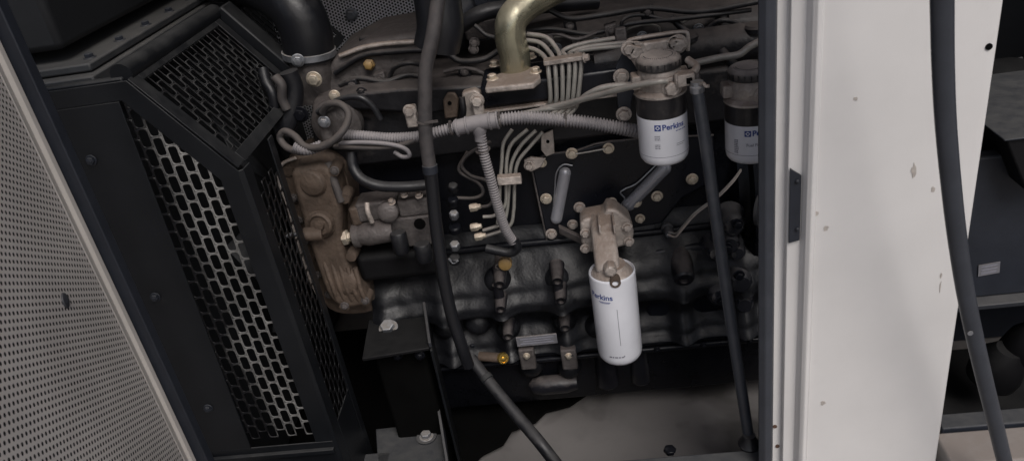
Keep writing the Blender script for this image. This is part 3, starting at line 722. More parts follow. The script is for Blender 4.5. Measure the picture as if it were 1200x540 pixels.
# lower pipes from conduit down to pump
low = [[(600, 152), (590, 168), (588, 190), (586, 215), (585, 245), (583, 262)],
       [(618, 152), (600, 168), (594, 186), (593, 215), (592, 240), (580, 252), (566, 254)],
       [(628, 153), (611, 170), (600, 190), (597, 214), (594, 248), (588, 262), (566, 270)],
       [(636, 155), (621, 172), (607, 190), (603, 214), (602, 246), (596, 266), (568, 277)],
       [(575, 166), (550, 180), (541, 194), (552, 206), (570, 212), (578, 226), (574, 240), (558, 243)],
       [(548, 178), (538, 200), (560, 214), (566, 226), (556, 232), (535, 232)]]
for k, L_ in enumerate(low):
    b = MB(); b.tube([at(x, y, 1.375 + .004 * k) for x, y in L_], .0036, 10, res=8); b.build('injection_pipe', M['steel'] if k < 4 else M['rubberg'], eng)
p0, p1 = at(583, 211, 1.365), at(611, 209, 1.365); b = MB(); b.obox((p0 + p1) / 2, (p1 - p0) / 2, (0, .009, 0), (0, 0, .0085)); b.build('pipe_clamp', M['alu'], eng, bevel=.002)
for px, py in ((555, 243), (556, 266), (561, 277), (557, 282)):
    if py == 282: continue
    c = at(px, py, 1.37); b = MB(); b.lathe(c, (1, 0, .08), [(.0075, -.008), (.0085, -.006), (.0085, .006), (.006, .009), (.005, .015)], 6); b.build('pipe_nut', M['plated'], eng, bevel=.0007)

# ---- injection pump body
pump = thing('injection_pump', 'brownish cast fuel injection pump with ribbed body and black plugs beside the timing cover', 'pump', at(450, 290, 1.37))
def seg(p, q, r, m, nm, n=24, par=pump, bev=.002, prof=None):
    b = MB(); b.cyl(p, q, r, n=n); return b.build(nm, m, par, bevel=bev)
a0, a1 = at(414, 277, 1.36), at(462, 268, 1.36)
ax = (a1 - a0).normalized()
b = MB(); Lp = (a1 - a0).length; b.lathe(a0, ax, [(.020, 0), (.024, .003), (.024, .012), (.020, .015), (.022, .022), (.0245, .03), (.0245, Lp - .006), (.021, Lp)], 28); b.build('pump_body', M['alud'], pump)
b = MB(); b.lathe(at(401, 279, 1.36), ax, [(.010, 0), (.0155, .002), (.0155, .012), (.010, .014), (.010, .03)], 6); b.build('drive_nut', M['plated'], pump, bevel=.001)
for (x0, y0, x1, y1, nm, mm) in ((420, 236, 466, 258, 'upper_housing', M['alud']), (468, 232, 508, 252, 'governor_housing', M['alud']), (462, 253, 512, 288, 'distributor_head', M['alud']), (412, 240, 424, 262, 'bracket', M['timing'])):
    p = at(x0, (y0 + y1) / 2, 1.375); q = at(x1, (y0 + y1) / 2 - (x1 - x0) * .14, 1.375); c = (p + q) / 2; h = abs(at(x0, y0, 1.375).z - at(x0, y1, 1.375).z) / 2
    b = MB(); b.obox(c + Vector((0, .012, 0)), ((q.x - p.x) / 2, 0, 0), (0, .028, 0), (0, 0, h)); b.build(nm, mm, pump, bevel=.005, seg=3)
b = MB(); b.lathe(at(455, 248, 1.35), (0, -1, .2), [(.019, -.01), (.0205, -.006), (.0205, .006), (.017, .010), (.008, .012)], 24); b.build('round_cover', M['alud'], pump)
for px, py, r, h in ((466, 272, .0165, .045), (494, 285, .017, .04)):
    c = at(px, py, 1.335); b = MB(); b.lathe(c, (0, -.1, -1), [(r * .9, 0), (r, .003), (r, h - .006), (r * .8, h)], 24); b.build('solenoid_cap', M['rubber'], pump)
for px, py in ((432, 246),): 
    b = MB(); b.tube(T((430, 238, 1.345), (431, 248, 1.335), (436, 260, 1.34)), .005, 10); b.build('lever', M['alu'], pump)
for px, py in ((474, 228), (491, 229), (459, 237)): bolt(at(px, py, 1.35), pump, .006, d=(0, -.5, 1), m=M['alu'])
c = at(492, 262, 1.338); b = MB(); b.lathe(c, (0, -1, 0), [(.0115, 0), (.0115, .003), (.004, .0035)], 20); b.build('plug', M['hole'], pump)
b = MB(); b.tube(T((505, 248, 1.34), (508, 262, 1.335), (512, 275, 1.34)), .003, 8); b.build('spring_clip', M['clamp'], pump)
# stack of small fittings right of the vertical hose
for px, py, r, mm in ((531, 220, .010, 'rubber'), (531, 236, .011, 'block'), (532, 252, .010, 'clamp'), (533, 268, .013, 'block'), (533, 288, .011, 'clamp'), (533, 304, .012, 'rubber')):
    c = at(px, py, 1.39); b = MB(); b.lathe(c, (.1, -.3, 1), [(r * .8, -.009), (r, -.006), (r, .006), (r * .75, .009)], 6 if mm == 'clamp' else 20); b.build('delivery_valve', M[mm], pump, bevel=.001)
b = MB(); b.tube(T((526, 303, 1.38), (531, 308, 1.38), (537, 305, 1.38)), .0025, 8); b.build('retaining_ring', M['clamp'], pump)

b = MB(); p, q = at(418, 310, 1.37), at(514, 300, 1.37); b.obox((p + q) / 2 + Vector((0, .03, -.012)), ((q.x - p.x) / 2, 0, 0), (0, .035, 0), (0, 0, .032)); b.build('shade_box', M['hole2'], pump, bevel=.014, seg=4)  # black box added to darken the shaded area below the pump
# ---- timing cover
tc = thing('timing_cover', 'brown cast aluminium timing cover with rounded rim at the left end of the engine', 'cover', at(385, 360, 1.36))
def sm(pts, n=3): 
    P = [Vector(p) for p in pts]; P = P + P[:3]; S = spline(P, n); return S[n:-2 * n - 1 + 0][: (len(pts)) * n]
rim = T((331, 192, 1.40), (347, 184, 1.40), (380, 184, 1.40), (402, 200, 1.40), (412, 232, 1.40), (414, 280, 1.40), (424, 318, 1.40), (438, 345, 1.40), (438, 364, 1.40), (402, 368, 1.40), (380, 357, 1.40), (366, 330, 1.40), (352, 292, 1.40), (338, 240, 1.40), (328, 212, 1.40))
b = MB(); b.prism(sm(rim), (0, .10, 0)); b.build('rear_rim', M['timing'], tc, bevel=.004, seg=3)
body = T((344, 196, 1.345), (374, 192, 1.345), (392, 206, 1.345), (400, 240, 1.345), (401, 285, 1.345), (412, 320, 1.345), (428, 345, 1.345), (428, 358, 1.345), (404, 362, 1.345), (386, 350, 1.345), (374, 322, 1.345), (362, 286, 1.345), (350, 244, 1.345), (342, 214, 1.345))
b = MB(); b.prism(sm(body), (0, .07, 0)); b.build('cover_body', M['timing'], tc, bevel=.014, seg=4)
b = MB(); b.tube([p + Vector((0, -.004, 0)) for p in [rim[1], rim[0], rim[14], rim[13], rim[12], rim[11], rim[10]]], .0035, 10); b.build('rim_bead', M['alu'], tc)
for (px, py, r, h) in ((368, 214, .030, .02), (376, 262, .034, .022), (404, 330, .034, .016)):
    c = at(px, py, 1.35); b = MB(); b.lathe(c + Vector((0, .01, 0)), (-.2, -1, .1), [(r, 0), (r * .96, h * .6), (r * .8, h), (r * .3, h + .004), (.0004, h + .004)], 32); b.build('casting_boss', M['timing'], tc, bevel=.002)
b = MB()
for k in range(5):
    x = 386 + 9 * k
    b.tube(T((x - 6, 306 + 2 * k, 1.350), (x + 2, 330 + 3 * k, 1.3435), (x + 9, 350 + k, 1.350)), .0055, 10)
b.build('casting_rib', M['timing'], tc)
for px, py in ((352, 208), (345, 232), (358, 282), (372, 322), (385, 345), (404, 358), (392, 200), (350, 258), (428, 352), (338, 200), (364, 302), (412, 300), (404, 232)):
    p = at(px, py, 1.40 if px < 386 else 1.348); b = MB(); b.lathe(p + Vector((0, .03, 0)), (0, -1, 0), [(.0125, 0), (.0115, .028), (.0105, .0345), (.0004, .035)], 18); b.build('bolt_lug', M['timing'], tc)
b = MB(); b.lathe(at(376, 262, 1.335), (-.15, -1, .1), [(.024, -.01), (.024, .004), (.020, .008), (.020, .003), (.010, .003), (.009, .010), (.0004, .011)], 32); b.build('hub_cap', M['timing'], tc)
b = MB(); b.lathe(at(366, 274, 1.33), (-1, -.1, .12), [(.014, -.02), (.014, .015), (.010, .018), (.010, .024)], 20); b.build('shaft_boss', M['timing'], tc)
b = MB(); b.tube([at(360, 273, 1.33), at(336, 276, 1.33)], .0055, 12, rib=(.0035, .0012)); b.build('threaded_stud', M['clamp'], tc)
for px, py in ((352, 208), (345, 232), (358, 282), (372, 322), (385, 345), (404, 358), (392, 200), (350, 258), (428, 352)): bolt(at(px, py, 1.392 if px < 386 else 1.342), tc, .0068, m=M['alud'] if px != 352 else M['plated'], h=.006)

# ---- oil filter head and oil filter
oh = thing('filter_head', 'dirty cast aluminium oil filter head bolted to the engine above the large white filter', 'filter head', at(705, 320, 1.35))
YO = 1.285
zt_ = at(720, 308, YO - .02).z
cx = at(717, 318, YO).x
flg = T((680, 262, 1.37), (686, 256, 1.37), (708, 252, 1.37), (712, 244, 1.37), (722, 246, 1.37), (738, 258, 1.37), (743, 272, 1.37), (741, 286, 1.37), (726, 290, 1.37), (706, 296, 1.37), (688, 296, 1.37), (681, 284, 1.37))
b = MB(); b.prism(flg, (0, .05, 0)); b.build('mounting_flange', M['alu'], oh, bevel=.005, seg=3)
zo = at(720, 331, YO - .0445).z
za, zb_ = at(710, 263, 1.338).z, at(712, 300, 1.29).z
xa = at(711, 300, 1.29).x
b = MB(); b.prism([(xa - .0245, 1.385, za + .006), (xa - .0245, 1.342, za), (xa - .0245, 1.315, za - .012), (xa - .0245, 1.272, zo + .030), (xa - .0245, 1.262, zo + .004), (xa - .0245, 1.385, zo + .004)], (.047, 0, 0))
b.build('neck', M['alu'], oh, bevel=.011, seg=4)
for x in (702, 719):
    b = MB(); p = at(x, 261, 1.338); b.obox(p, (.0018, 0, 0), (0, .026, 0), (0, .0, .009)); b.build('rib', M['alu'], oh, bevel=.001)
for px, py in ((686, 273), (686, 291), (735, 266), (737, 283)): bolt(at(px, py, 1.366), oh, .008, m=M['alu'], h=.007)
b = MB(); b.lathe((cx, YO, zo - .004), (0, 0, 1), [(.0395, -.004), (.0395, .001), (.037, .005), (.031, .010), (.027, .018)], 40); b.build('base_ring', M['alu'], oh)
c = at(715, 314, 1.262); b = MB(); b.lathe(c, (0, -1, 0), [(.013, -.01), (.013, .012), (.010, .015), (.0005, .015)], 6); b.build('plug', M['alu'], oh, bevel=.002)
c = at(720.5, 327, 1.255); b = MB(); b.lathe(c + Vector((0, .03, .003)), (0, -1, -.05), [(.0105, 0), (.0105, .045), (.0095, .047), (.0062, .047), (.0058, .036), (.0003, .035)], 24); b.build('port', M['timing'], oh)
of = thing('oil_filter', 'large white spin-on oil filter canister with small blue print, hanging lowest at centre', 'oil filter', (cx, YO, at(728, 425, YO).z))
zb = at(729, 428, YO - .035).z; rO = .0447
b = MB(); H = zo - zb
b.lathe((cx, YO, zb), (0, 0, 1), [(.0008, 0), (rO * .72, .001), (rO * .88, .004), (rO * .97, .011), (rO, .02), (rO, H - .004), (rO * .985, H), (rO * .95, H + .001), (rO * .92, H - .004), (rO * .88, H - .008)], 64)
b.build('canister', M['white'], of, angle=50)
b = MB(); vs, fs = text_mesh('Perkins', .0165, .0003); wrap(b, vs, fs, (cx, YO), rO + .0004, -1.18, zb + H * .805); b.build('lettering', M['blue'], of)
b = MB(); wrap(b, *rectgrid(0, .024, 0, .0012), (cx, YO), rO + .0004, -.75, zb + H * .775); wrap(b, *rectgrid(0, .020, 0, .0009), (cx, YO), rO + .0004, -.70, zb + H * .765)
b.build('small_print', M['blue'], of)
b = MB(); wrap(b, [Vector((0, 0, 0)), Vector((.0011, 0, 0)), Vector((.0011, H * .42, 0)), Vector((0, H * .42, 0))], [(0, 1, 2, 3)], (cx, YO), rO + .0004, .02, zb + H * .28); b.build('printed_line', M['ink'], of)
b = MB()
x = 0
for wd in (.005, .003, .006, .004, .005): wrap(b, *rectgrid(x, x + wd, 0, .0032, 2), (cx, YO), rO + .0004, -.52, zb + H * .13); x += wd + .0016
wrap(b, *rectgrid(0, .0025, 0, .0032, 2), (cx, YO), rO + .0004, .12, zb + H * .14); b.build('small_print', M['ink'], of)

# ---- fuel filters
def fuel_filter(cxp, Yc, lab, second=False):
    """cxp: pixel column of the canister"""
    X = at(cxp, 165, Yc).x; r = .0415
    o = thing('fuel_filter', lab, 'fuel filter', (X, Yc, at(cxp, 190, Yc).z))
    zb = at(780, 194, Yc - .028).z if not second else at(872, 193, Yc - .028).z
    zlb = at(778, 133 + 8, Yc - r).z if not second else at(872, 150, Yc - r).z
    zrim = at(778, 111 + 6, Yc - r).z if not second else at(872, 128, Yc - r).z
    zcap0 = at(775, 86, Yc - .034).z if not second else at(872, 99, Yc - .034).z
    zcap1 = at(774, 74.5, Yc - .034).z if not second else at(872, 88.5, Yc - .034).z
    b = MB(); b.lathe((X, Yc, zb), (0, 0, 1), [(.0006, 0), (r * .72, .001), (r * .88, .0035), (r * .965, .009), (r, .017), (r, zlb - zb)], 56); b.build('canister', M['white'], o, angle=60)
    b = MB(); b.lathe((X, Yc, zlb), (0, 0, 1), [(r * .995, 0), (r * .995, zrim - zlb), (r * .9, zrim - zlb + .004)], 56); b.build('canister_top', M['canblk'], o)
    b = MB(); b.lathe((X, Yc, zrim), (0, 0, 1), [(r * .98, -.0015), (r * 1.035, 0), (r * 1.035, .0035), (r * .9, .008), (r * .72, .014), (r * .70, zcap0 - zrim)], 56)
    b.build('rim', M['alu'], o)
    hh = zcap0 - zrim
    b = MB(); b.lathe((X, Yc, zrim + .006), (0, 0, 1), [(r * .80, 0), (r * .86, .004), (r * .84, hh * .7), (r * .74, hh)], 40); b.obox((X, Yc, zrim + hh * .55), (.046, 0, 0), (0, .014, 0), (0, 0, hh * .28))
    hd = b.build('head_casting', M['alu'], o, bevel=.003, seg=3)
    # knurled cap
    rc = .0362; hc = zcap1 - zcap0; b = MB(); nn = 56
    prof = [(rc * .94, 0), (rc, .002), (rc, hc - .004), (rc * .95, hc), (rc * .80, hc + .0035), (rc * .74, hc + .0025), (rc * .70, hc + .0038), (rc * .2, hc + .0045)]
    b.lathe((X, Yc, zcap0), (0, 0, 1), prof, nn)
    b.build('cap', M['capdust'], o, angle=35)
    b = MB()
    for k in range(22):
        a = 2 * PI * k / 22; b.obox((X + math.cos(a) * rc, Yc + math.sin(a) * rc, zcap0 + hc * .48), (-math.sin(a) * .0012, math.cos(a) * .0012, 0), (math.cos(a) * .0007, math.sin(a) * .0007, 0), (0, 0, hc * .34))
    b.build('cap_grip', M['canblk'], o)
    b = MB()
    for k in range(30):
        a = 2 * PI * k / 44 + PI * 1.02; b.lathe((X + math.cos(a) * rc * .64, Yc + math.sin(a) * rc * .64, zcap0 + hc + .0035), (0, 0, 1), [(.0012, 0), (.0006, .0013)], 6)
    b.build('cap_marking', M['canblk'], o)
    # front banjo bolt
    pb_ = Vector((X + .014, Yc - r * .95, zrim + hh * .42))
    b = MB(); b.lathe(pb_ + Vector((0, .014, 0)), (.1, -1, 0), [(.0145, 0), (.0145, .006), (.0165, .007), (.0165, .011), (.012, .0115)], 28); b.build('banjo_washer', M['alu'], o)
    bolt(pb_ + Vector((0, .001, 0)), o, .0125, d=(.1, -1, 0), m=M['alu'], h=.009, name='banjo_bolt', washer=False)
    # lettering
    C_ = (X, Yc); zt0 = zlb - .0175 if not second else zlb - .0165
    b = MB(); logo(b, C_, r + .0004, -.30, zt0 + .004, .0105); b.build('emblem', M['blue'], o)
    b = MB(); vs, fs = text_mesh('Perkins', .0135, .00035); wrap(b, vs, fs, C_, r + .0004, -.13, zt0); b.build('lettering', M['blue'], o)
    b = MB(); xx = 0
    if not second:
        for wd in (.004, .006, .003, .005): wrap(b, *rectgrid(xx, xx + wd, 0, .0014, 2), C_, r + .0004, .42, zt0 - .0055); xx += wd + .0012
    else:
        vs, fs = text_mesh('Fuel Filter', .0072, .0001); wrap(b, vs, fs, C_, r + .0004, -.36, zt0 - .019)
    b.build('small_print', M['blue'] if not second else M['ink'], o)
    b = MB()
    if not second:
        for row in range(7):
            if row == 3: continue
            xx = 0
            while xx < .0085:
                wd = random.choice((.0012, .002, .0028)); wrap(b, *rectgrid(xx, min(xx + wd, .009), 0, .0016, 1), C_, r + .0004, -.44, zt0 - .030 + row * .0031 - (.003 if row < 3 else 0)); xx += wd + .0008
        for row, (aa, L_) in enumerate(((.42, .018), (.42, .014))): wrap(b, *rectgrid(0, L_, 0, .0009, 4), C_, r + .0004, aa, zt0 - .028 - row * .003)
    else:
        for row in range(8):
            xx = 0
            while xx < .007:
                wd = random.choice((.0012, .002)); wrap(b, *rectgrid(xx, min(xx + wd, .008), 0, .002, 1), C_, r + .0004, -.86, zt0 - .032 + row * .0032); xx += wd + .0008
    b.build('small_print', M['ink'], o)
    b = MB(); b.lathe((X, Yc, zb + .0205), (0, 0, 1), [(r + .0003, 0), (r + .0003, .0006)], 56); b.build('printed_line', M['ink'], o)
    return o, X, zrim, hh
f1, FX, FZr, fh = fuel_filter(777.5, 1.25, 'fuel filter fully in view, white and black with dusty cap, left of drain hose')
f2, FX2, FZr2, fh2 = fuel_filter(879, 1.27, 'white and black fuel filter cut off by the dark door seal at the pillar', True)
# bracket behind first filter
br = thing('filter_bracket', 'dusty flat steel bracket with round bolts holding the left fuel filter', 'bracket', at(765, 110, 1.33))
bp_ = T((722, 78, 1.335), (735, 50, 1.335), (744, 46, 1.335), (798, 38, 1.335), (806, 44, 1.335), (806, 60, 1.335), (785, 80, 1.335), (752, 92, 1.335), (742, 110, 1.335), (738, 136, 1.335), (733, 142, 1.335), (725, 138, 1.335), (723, 110, 1.335))
b = MB(); b.prism(bp_, (0, .005, 0)); b.build('back_plate', M['frame'], br, bevel=.0012)
b = MB(); b.prism(T((734, 62, 1.318), (738, 53, 1.318), (797, 44, 1.318), (804, 50, 1.318), (800, 62, 1.318), (780, 78, 1.318), (764, 92, 1.318), (748, 84, 1.318)), (0, .014, 0)); b.build('casting_ear', M['alu'], br, bevel=.004, seg=3)
b = MB(); q = bp_[1:6]; b.tube([p + Vector((0, -.001, .001)) for p in q], .0035, 10, res=4); b.build('bracket_edge', M['alu'], br)
for px, py, r in ((745, 60, .0125), (737, 57, .010), (794, 52, .0125), (789, 50, .008)): bolt(at(px, py, 1.316), br, r, m=M['alu'], h=.009)
for px, py in ((728, 90), (731, 134)): bolt(at(px, py, 1.333), br, .0105, m=M['alu'], h=.008)

# ---- fuel pipes into filters (pale)
def hose(name, lab, cat, pts, r, m, group=None, parts=(), n=14, flat=None, rib=None, res=8):
    b = MB(); b.tube(pts, r, n, res=res, flat=flat, rib=rib); o = b.build(name, m); tag(o, lab, cat, group); return o
hose('fuel_pipe', 'pale thin fuel pipe running level into the front of the left fuel filter', 'fuel pipe', T((634, 128, 1.36), (662, 122, 1.33), (700, 112, 1.28), (738, 102, 1.23), (768, 96, 1.205), (782, 95, 1.205)), .0052, M['steel'])
hose('fuel_pipe', 'second pale fuel pipe curving up behind the filter pipe over the conduit', 'fuel pipe', T((610, 134, 1.37), (640, 128, 1.35), (672, 122, 1.33), (690, 110, 1.31), (710, 102, 1.30), (745, 99, 1.29), (760, 97, 1.28)), .0052, M['steel'])
hose('fuel_pipe', 'bent steel fuel pipe above the right filter disappearing behind the pillar', 'fuel pipe', T((806, 76, 1.34), (828, 71, 1.34), (848, 67, 1.34), (866, 64, 1.34), (880, 54, 1.34), (905, 42, 1.34)), .0062, M['steel'])
hose('fuel_pipe', 'narrow pipe stub crossing above the right filter cap', 'fuel pipe', T((845, 60, 1.38), (852, 68, 1.37), (862, 80, 1.36), (866, 90, 1.36)), .009, M['dusty'])
c = at(851, 75, 1.325); 
# valve assembly at right of filter 1
vv = thing('drain_valve', 'dirty grey drain valve fitting with small lever between fuel filter and drain hose', 'valve', at(806, 92, 1.2))
b = MB(); b.tube([at(790, 94, 1.215), at(820, 89, 1.205)], .0085, 16); b.build('valve_body', M['alud'], vv, bevel=.001)
b = MB(); b.obox(at(803, 92, 1.203), (.0135, 0, .001), (0, .011, 0), (0, 0, .010)); b.build('collar', M['alu'], vv, bevel=.002)
c = at(808, 95, 1.19); b = MB(); b.obox(c, (.0045, 0, 0), (0, .002, 0), (0, 0, .0045)); b.build('port_hole', M['hole'], vv, bevel=.0008)
b = MB(); b.lathe(at(796, 93, 1.205), (-1, 0, 0), [(.011, 0), (.011, .006), (.006, .008)], 6); b.build('nut', M['alu'], vv, bevel=.0008)
b = MB(); b.tube(T((812, 86, 1.2), (816, 78, 1.21), (806, 70, 1.23)), .006, 12); b.build('elbow', M['alu'], vv)
# drain hose
dh = thing('drain_hose', 'long grey drain hose running from the valve down to the base rail', 'hose', at(878, 518, 1.06))
b = MB(); b.tube(T((817, 102, 1.185), (821, 130, 1.175), (828, 175, 1.16), (836, 235, 1.14), (847, 310, 1.12), (858, 385, 1.10), (868, 450, 1.08), (878, 516, 1.06)), .0098, 20, res=10); b.build('tube', M['seal'], dh)
b = MB(); b.lathe(at(817, 104, 1.184), (0, 0, 1), [(.0108, -.006), (.0115, -.004), (.0115, .004), (.0098, .006), (.0098, .012)], 24); b.build('ferrule', M['clamp'], dh)
b = MB(); b.tube(T((819, 100, 1.18), (824, 98, 1.17), (827, 101, 1.165), (831, 101, 1.162)), .0028, 10); b.build('clip_tail', M['alu'], dh)
b = MB(); b.lathe(at(878, 519, 1.055), (0, 0, 1), [(.018, -.006), (.020, 0), (.013, .012), (.011, .02)], 20); b.build('grommet', M['rubber'], dh)

# ---- sensor with wires
ss = thing('pressure_sensor', 'small black sensor plug with pale wires on the engine side below the fuel filters', 'sensor', at(781, 270, 1.42))
b = MB(); b.lathe(at(781, 266, 1.45), (.05, -1, 0), [(.012, 0), (.013, .01), (.010, .012), (.010, .03), (.008, .034)], 16); b.build('plug_body', M['greybox'], ss, bevel=.001)
b = MB(); b.lathe(at(783, 273, 1.425), (0, -1, -.3), [(.006, 0), (.0065, .008), (.004, .010)], 12); b.build('connector', M['clamp'], ss)
b = MB(); b.tube(T((783, 275, 1.415), (792, 277, 1.40), (800, 268, 1.38), (816, 250, 1.36), (840, 232, 1.36), (858, 214, 1.38), (868, 200, 1.42)), .0022, 8); b.build('wire', M['wire'], ss)
b = MB(); b.tube(T((784, 272, 1.415), (793, 273, 1.398), (801, 264, 1.378), (816, 248, 1.357), (840, 230, 1.357), (858, 212, 1.377), (868, 199, 1.417)), .0022, 8); b.build('wire', M['steel'], ss)

M['gloss'] = mat('gloss_black', (.016, .017, .022), .2, 0, .02, (.10, .095, .095), .2, 30, .25, 60, spec=.8, coat=.5)
# ---- flywheel housing, right end
fw = thing('flywheel_housing', 'glossy black flywheel housing with round bosses beside the pillar seal', 'housing', at(865, 380, 1.4))
c = Vector((at(900, 250, 1.45).x + .06, 1.62, .70))
b = MB(); b.lathe((at(880, 300, 1.42).x, 1.66, .70), (1, 0, 0), [(.20, -.03), (.235, -.02), (.24, 0), (.27, .004), (.275, .03), (.26, .034)], 64); b.build('bell', M['block'], fw)
for px, py, r, y in ((860, 268, .022, 1.36), (855, 290, .020, 1.36), (864, 300, .017, 1.37), (843, 350, .022, 1.37), (868, 335, .024, 1.37), (838, 300, .016, 1.38), (872, 360, .02, 1.38)):
    c = at(px, py, y); b = MB(); b.lathe(c + Vector((0, .05, 0)), (0, -1, .15), [(r * 1.5, 0), (r * 1.1, .035), (r, .05), (r * .7, .058), (.0004, .06)], 24); b.build('bolt_boss', M['gloss'], fw)
for px, py in ((864, 262), (852, 290), (866, 322), (846, 352)): bolt(at(px, py, 1.345), fw, .0085, m=M['cover'], h=.009)
b = MB(); b.lathe(at(886, 246, 1.36), (1, -.5, 0), [(.026, 0), (.030, .002), (.030, .008), (.024, .011), (.01, .011)], 32); b.build('round_plug', M['greybox'], fw)
c = at(802, 326, 1.375); b = MB(); b.lathe(c + Vector((0, .07, .018)), (0, -1, -.28), [(.030, 0), (.026, .03), (.022, .055), (.021, .072), (.017, .076), (.011, .076), (.009, .066), (.0004, .065)], 28); b.build('hollow_boss', M['bossm'], fw)
b = MB(); b.prism(T((740, 300, 1.425), (790, 290, 1.425), (870, 282, 1.425), (870, 372, 1.42), (760, 378, 1.42)), (0, .05, 0)); b.build('mounting_pad', M['cover'], fw, bevel=.012, seg=3)

# ================================================================ CONDUIT (wiring harness)
cz = thing('wiring_conduit', 'grey corrugated wiring conduit running along the engine with a tee and a drop', 'conduit', at(560, 150, 1.32))
YC = 1.33
main = T((404, 158, 1.37), (430, 160, 1.36), (458, 162, 1.35), (492, 160, 1.34), (512, 155, YC), (534, 149, YC))
b = MB(); b.tube(main, .0105, 14, rib=(.0054, .0028)); b.build('corrugated_tube', M['conduit'], cz, angle=80)
b = MB(); b.tube(T((582, 141, YC), (610, 138, YC), (650, 140, YC), (690, 144, 1.32), (730, 151, 1.32), (756, 156, 1.33)), .0125, 16, rib=(.0056, .0032)); b.build('corrugated_tube', M['conduit'], cz, angle=80)
b = MB(); b.tube(T((534, 150, YC), (560, 144, YC), (584, 141, YC)), .0145, 20); te = b.build('tee', M['conduit'], cz)
for px, py in ((536, 150), (547, 147), (574, 142), (583, 141)):
    b = MB(); d = (at(584, 141, YC) - at(534, 150, YC)).normalized(); b.lathe(at(px, py, YC) - d * .002, d, [(.0145, 0), (.0165, .0008), (.0165, .0035), (.0145, .0043)], 24); b.build('collar', M['conduit'], te)
b = MB(); b.lathe(at(561, 146, YC), (at(563, 164, YC - .004) - at(561, 146, YC)), [(.014, 0), (.013, .014), (.0105, .019), (.0105, .03)], 20); b.build('tee_branch', M['conduit'], te)
b = MB(); b.tube(T((563, 155, YC - .003), (567, 180, 1.325), (574, 206, 1.325), (583, 240, 1.33), (592, 268, 1.34), (602, 284, 1.35)), .0098, 14, rib=(.0054, .0028)); b.build('corrugated_tube', M['conduit'], cz, angle=80)
b = MB(); b.tube(T((602, 280, 1.35), (606, 290, 1.352), (598, 296, 1.355), (584, 294, 1.36), (570, 291, 1.365)), .0095, 14); b.build('end_sleeve', M['rubber'], cz)
# cable ties
for px, py, ax_ in ((529, 150, (1, 0, .1)), (586, 140, (1, 0, 0)), (663, 141, (1, 0, -.1)), (566, 176, (.15, 0, -1)), (495, 160, (1, 0, 0))):
    b = MB(); b.lathe(at(px, py, YC), ax_, [(.0125, -.0018), (.0142, -.0015), (.0142, .0015), (.0125, .0018)], 20); c = at(px, py, YC)
    b.obox(c + Vector((0, -.011, .011)), (.0022, 0, 0), (0, .002, 0), (0, 0, .004)); b.build('cable_tie', M['alud'], cz)
c = at(592, 309, 1.385); b = MB(); b.lathe(c, (0, -1, .1), [(.014, -.01), (.014, .004), (.011, .006), (.0003, .0065)], 24); o = b.build('end_plug', M['orange'], eng, bevel=.001); o['label'] = 'orange round plug below the conduit end'
boss(at(584, 310, 1.40), eng, .007, .008, m=M['alud'])
# loose loop of cable at left
hose('cable_loop', 'brown grey cable bent in a loop at the left end of the conduit', 'cable', T((398, 162, 1.33), (380, 170, 1.33), (358, 178, 1.33), (338, 174, 1.34), (328, 162, 1.35), (334, 154, 1.35), (346, 160, 1.34), (358, 172, 1.33), (378, 172, 1.32), (396, 160, 1.32), (406, 146, 1.33), (408, 132, 1.34), (398, 122, 1.35), (384, 123, 1.36), (378, 132, 1.37)), .0068, M['rubberg'], res=10)
hose('cable_sleeve', 'short ribbed sleeve under the cable loop', 'sleeve', T((346, 172, 1.335), (360, 176, 1.33), (378, 170, 1.335)), .0105, M['conduit'], rib=(.005, .0015))
hose('cable', 'pale flat cable lying under the corrugated conduit', 'cable', T((398, 168, 1.35), (425, 167, 1.335), (455, 169, 1.33), (474, 174, 1.33), (480, 182, 1.33), (472, 184, 1.335), (462, 178, 1.34)), .0042, M['conduit'])
hose('cable', 'second grey cable under the conduit ending in a bend beside the vertical hose', 'cable', T((392, 172, 1.355), (420, 173, 1.34), (450, 173, 1.335), (470, 170, 1.335), (486, 165, 1.335)), .005, M['rubberg'])
# hoses in the dark
hose('coolant_hose', 'black hose curving below the cable loop toward the vertical hose', 'hose', T((412, 178, 1.36), (414, 196, 1.35), (424, 210, 1.34), (445, 218, 1.34), (475, 219, 1.34), (510, 216, 1.35)), .0105, M['rubber'])
hose('coolant_hose', 'short dark angled hose between the timing cover and the fuel pump', 'hose', T((384, 190, 1.36), (392, 214, 1.35), (400, 236, 1.345)), .008, M['rubberg'])
hose('coolant_hose', 'thin dark hose arching over the cylinder head at left', 'hose', T((372, 132, 1.40), (396, 118, 1.39), (420, 114, 1.38), (436, 124, 1.38), (446, 140, 1.38)), .006, M['rubber'])
hose('coolant_hose', 'black double hose standing beside the slotted chamfer mesh', 'hose', T((338, 84, 1.42), (345, 104, 1.42), (342, 132, 1.41), (332, 156, 1.40)), .018, M['rubber'])
hose('coolant_hose', 'dark forked hose left of the double hose by the fan guard', 'hose', T((322, 90, 1.40), (330, 100, 1.395), (331, 116, 1.395), (336, 128, 1.395)), .009, M['rubberg'])
hose('coolant_hose', 'thin dark hose dropping from the guard cross bar', 'hose', T((308, 80, 1.42), (312, 96, 1.41), (320, 112, 1.40), (322, 140, 1.40)), .010, M['rubber'])
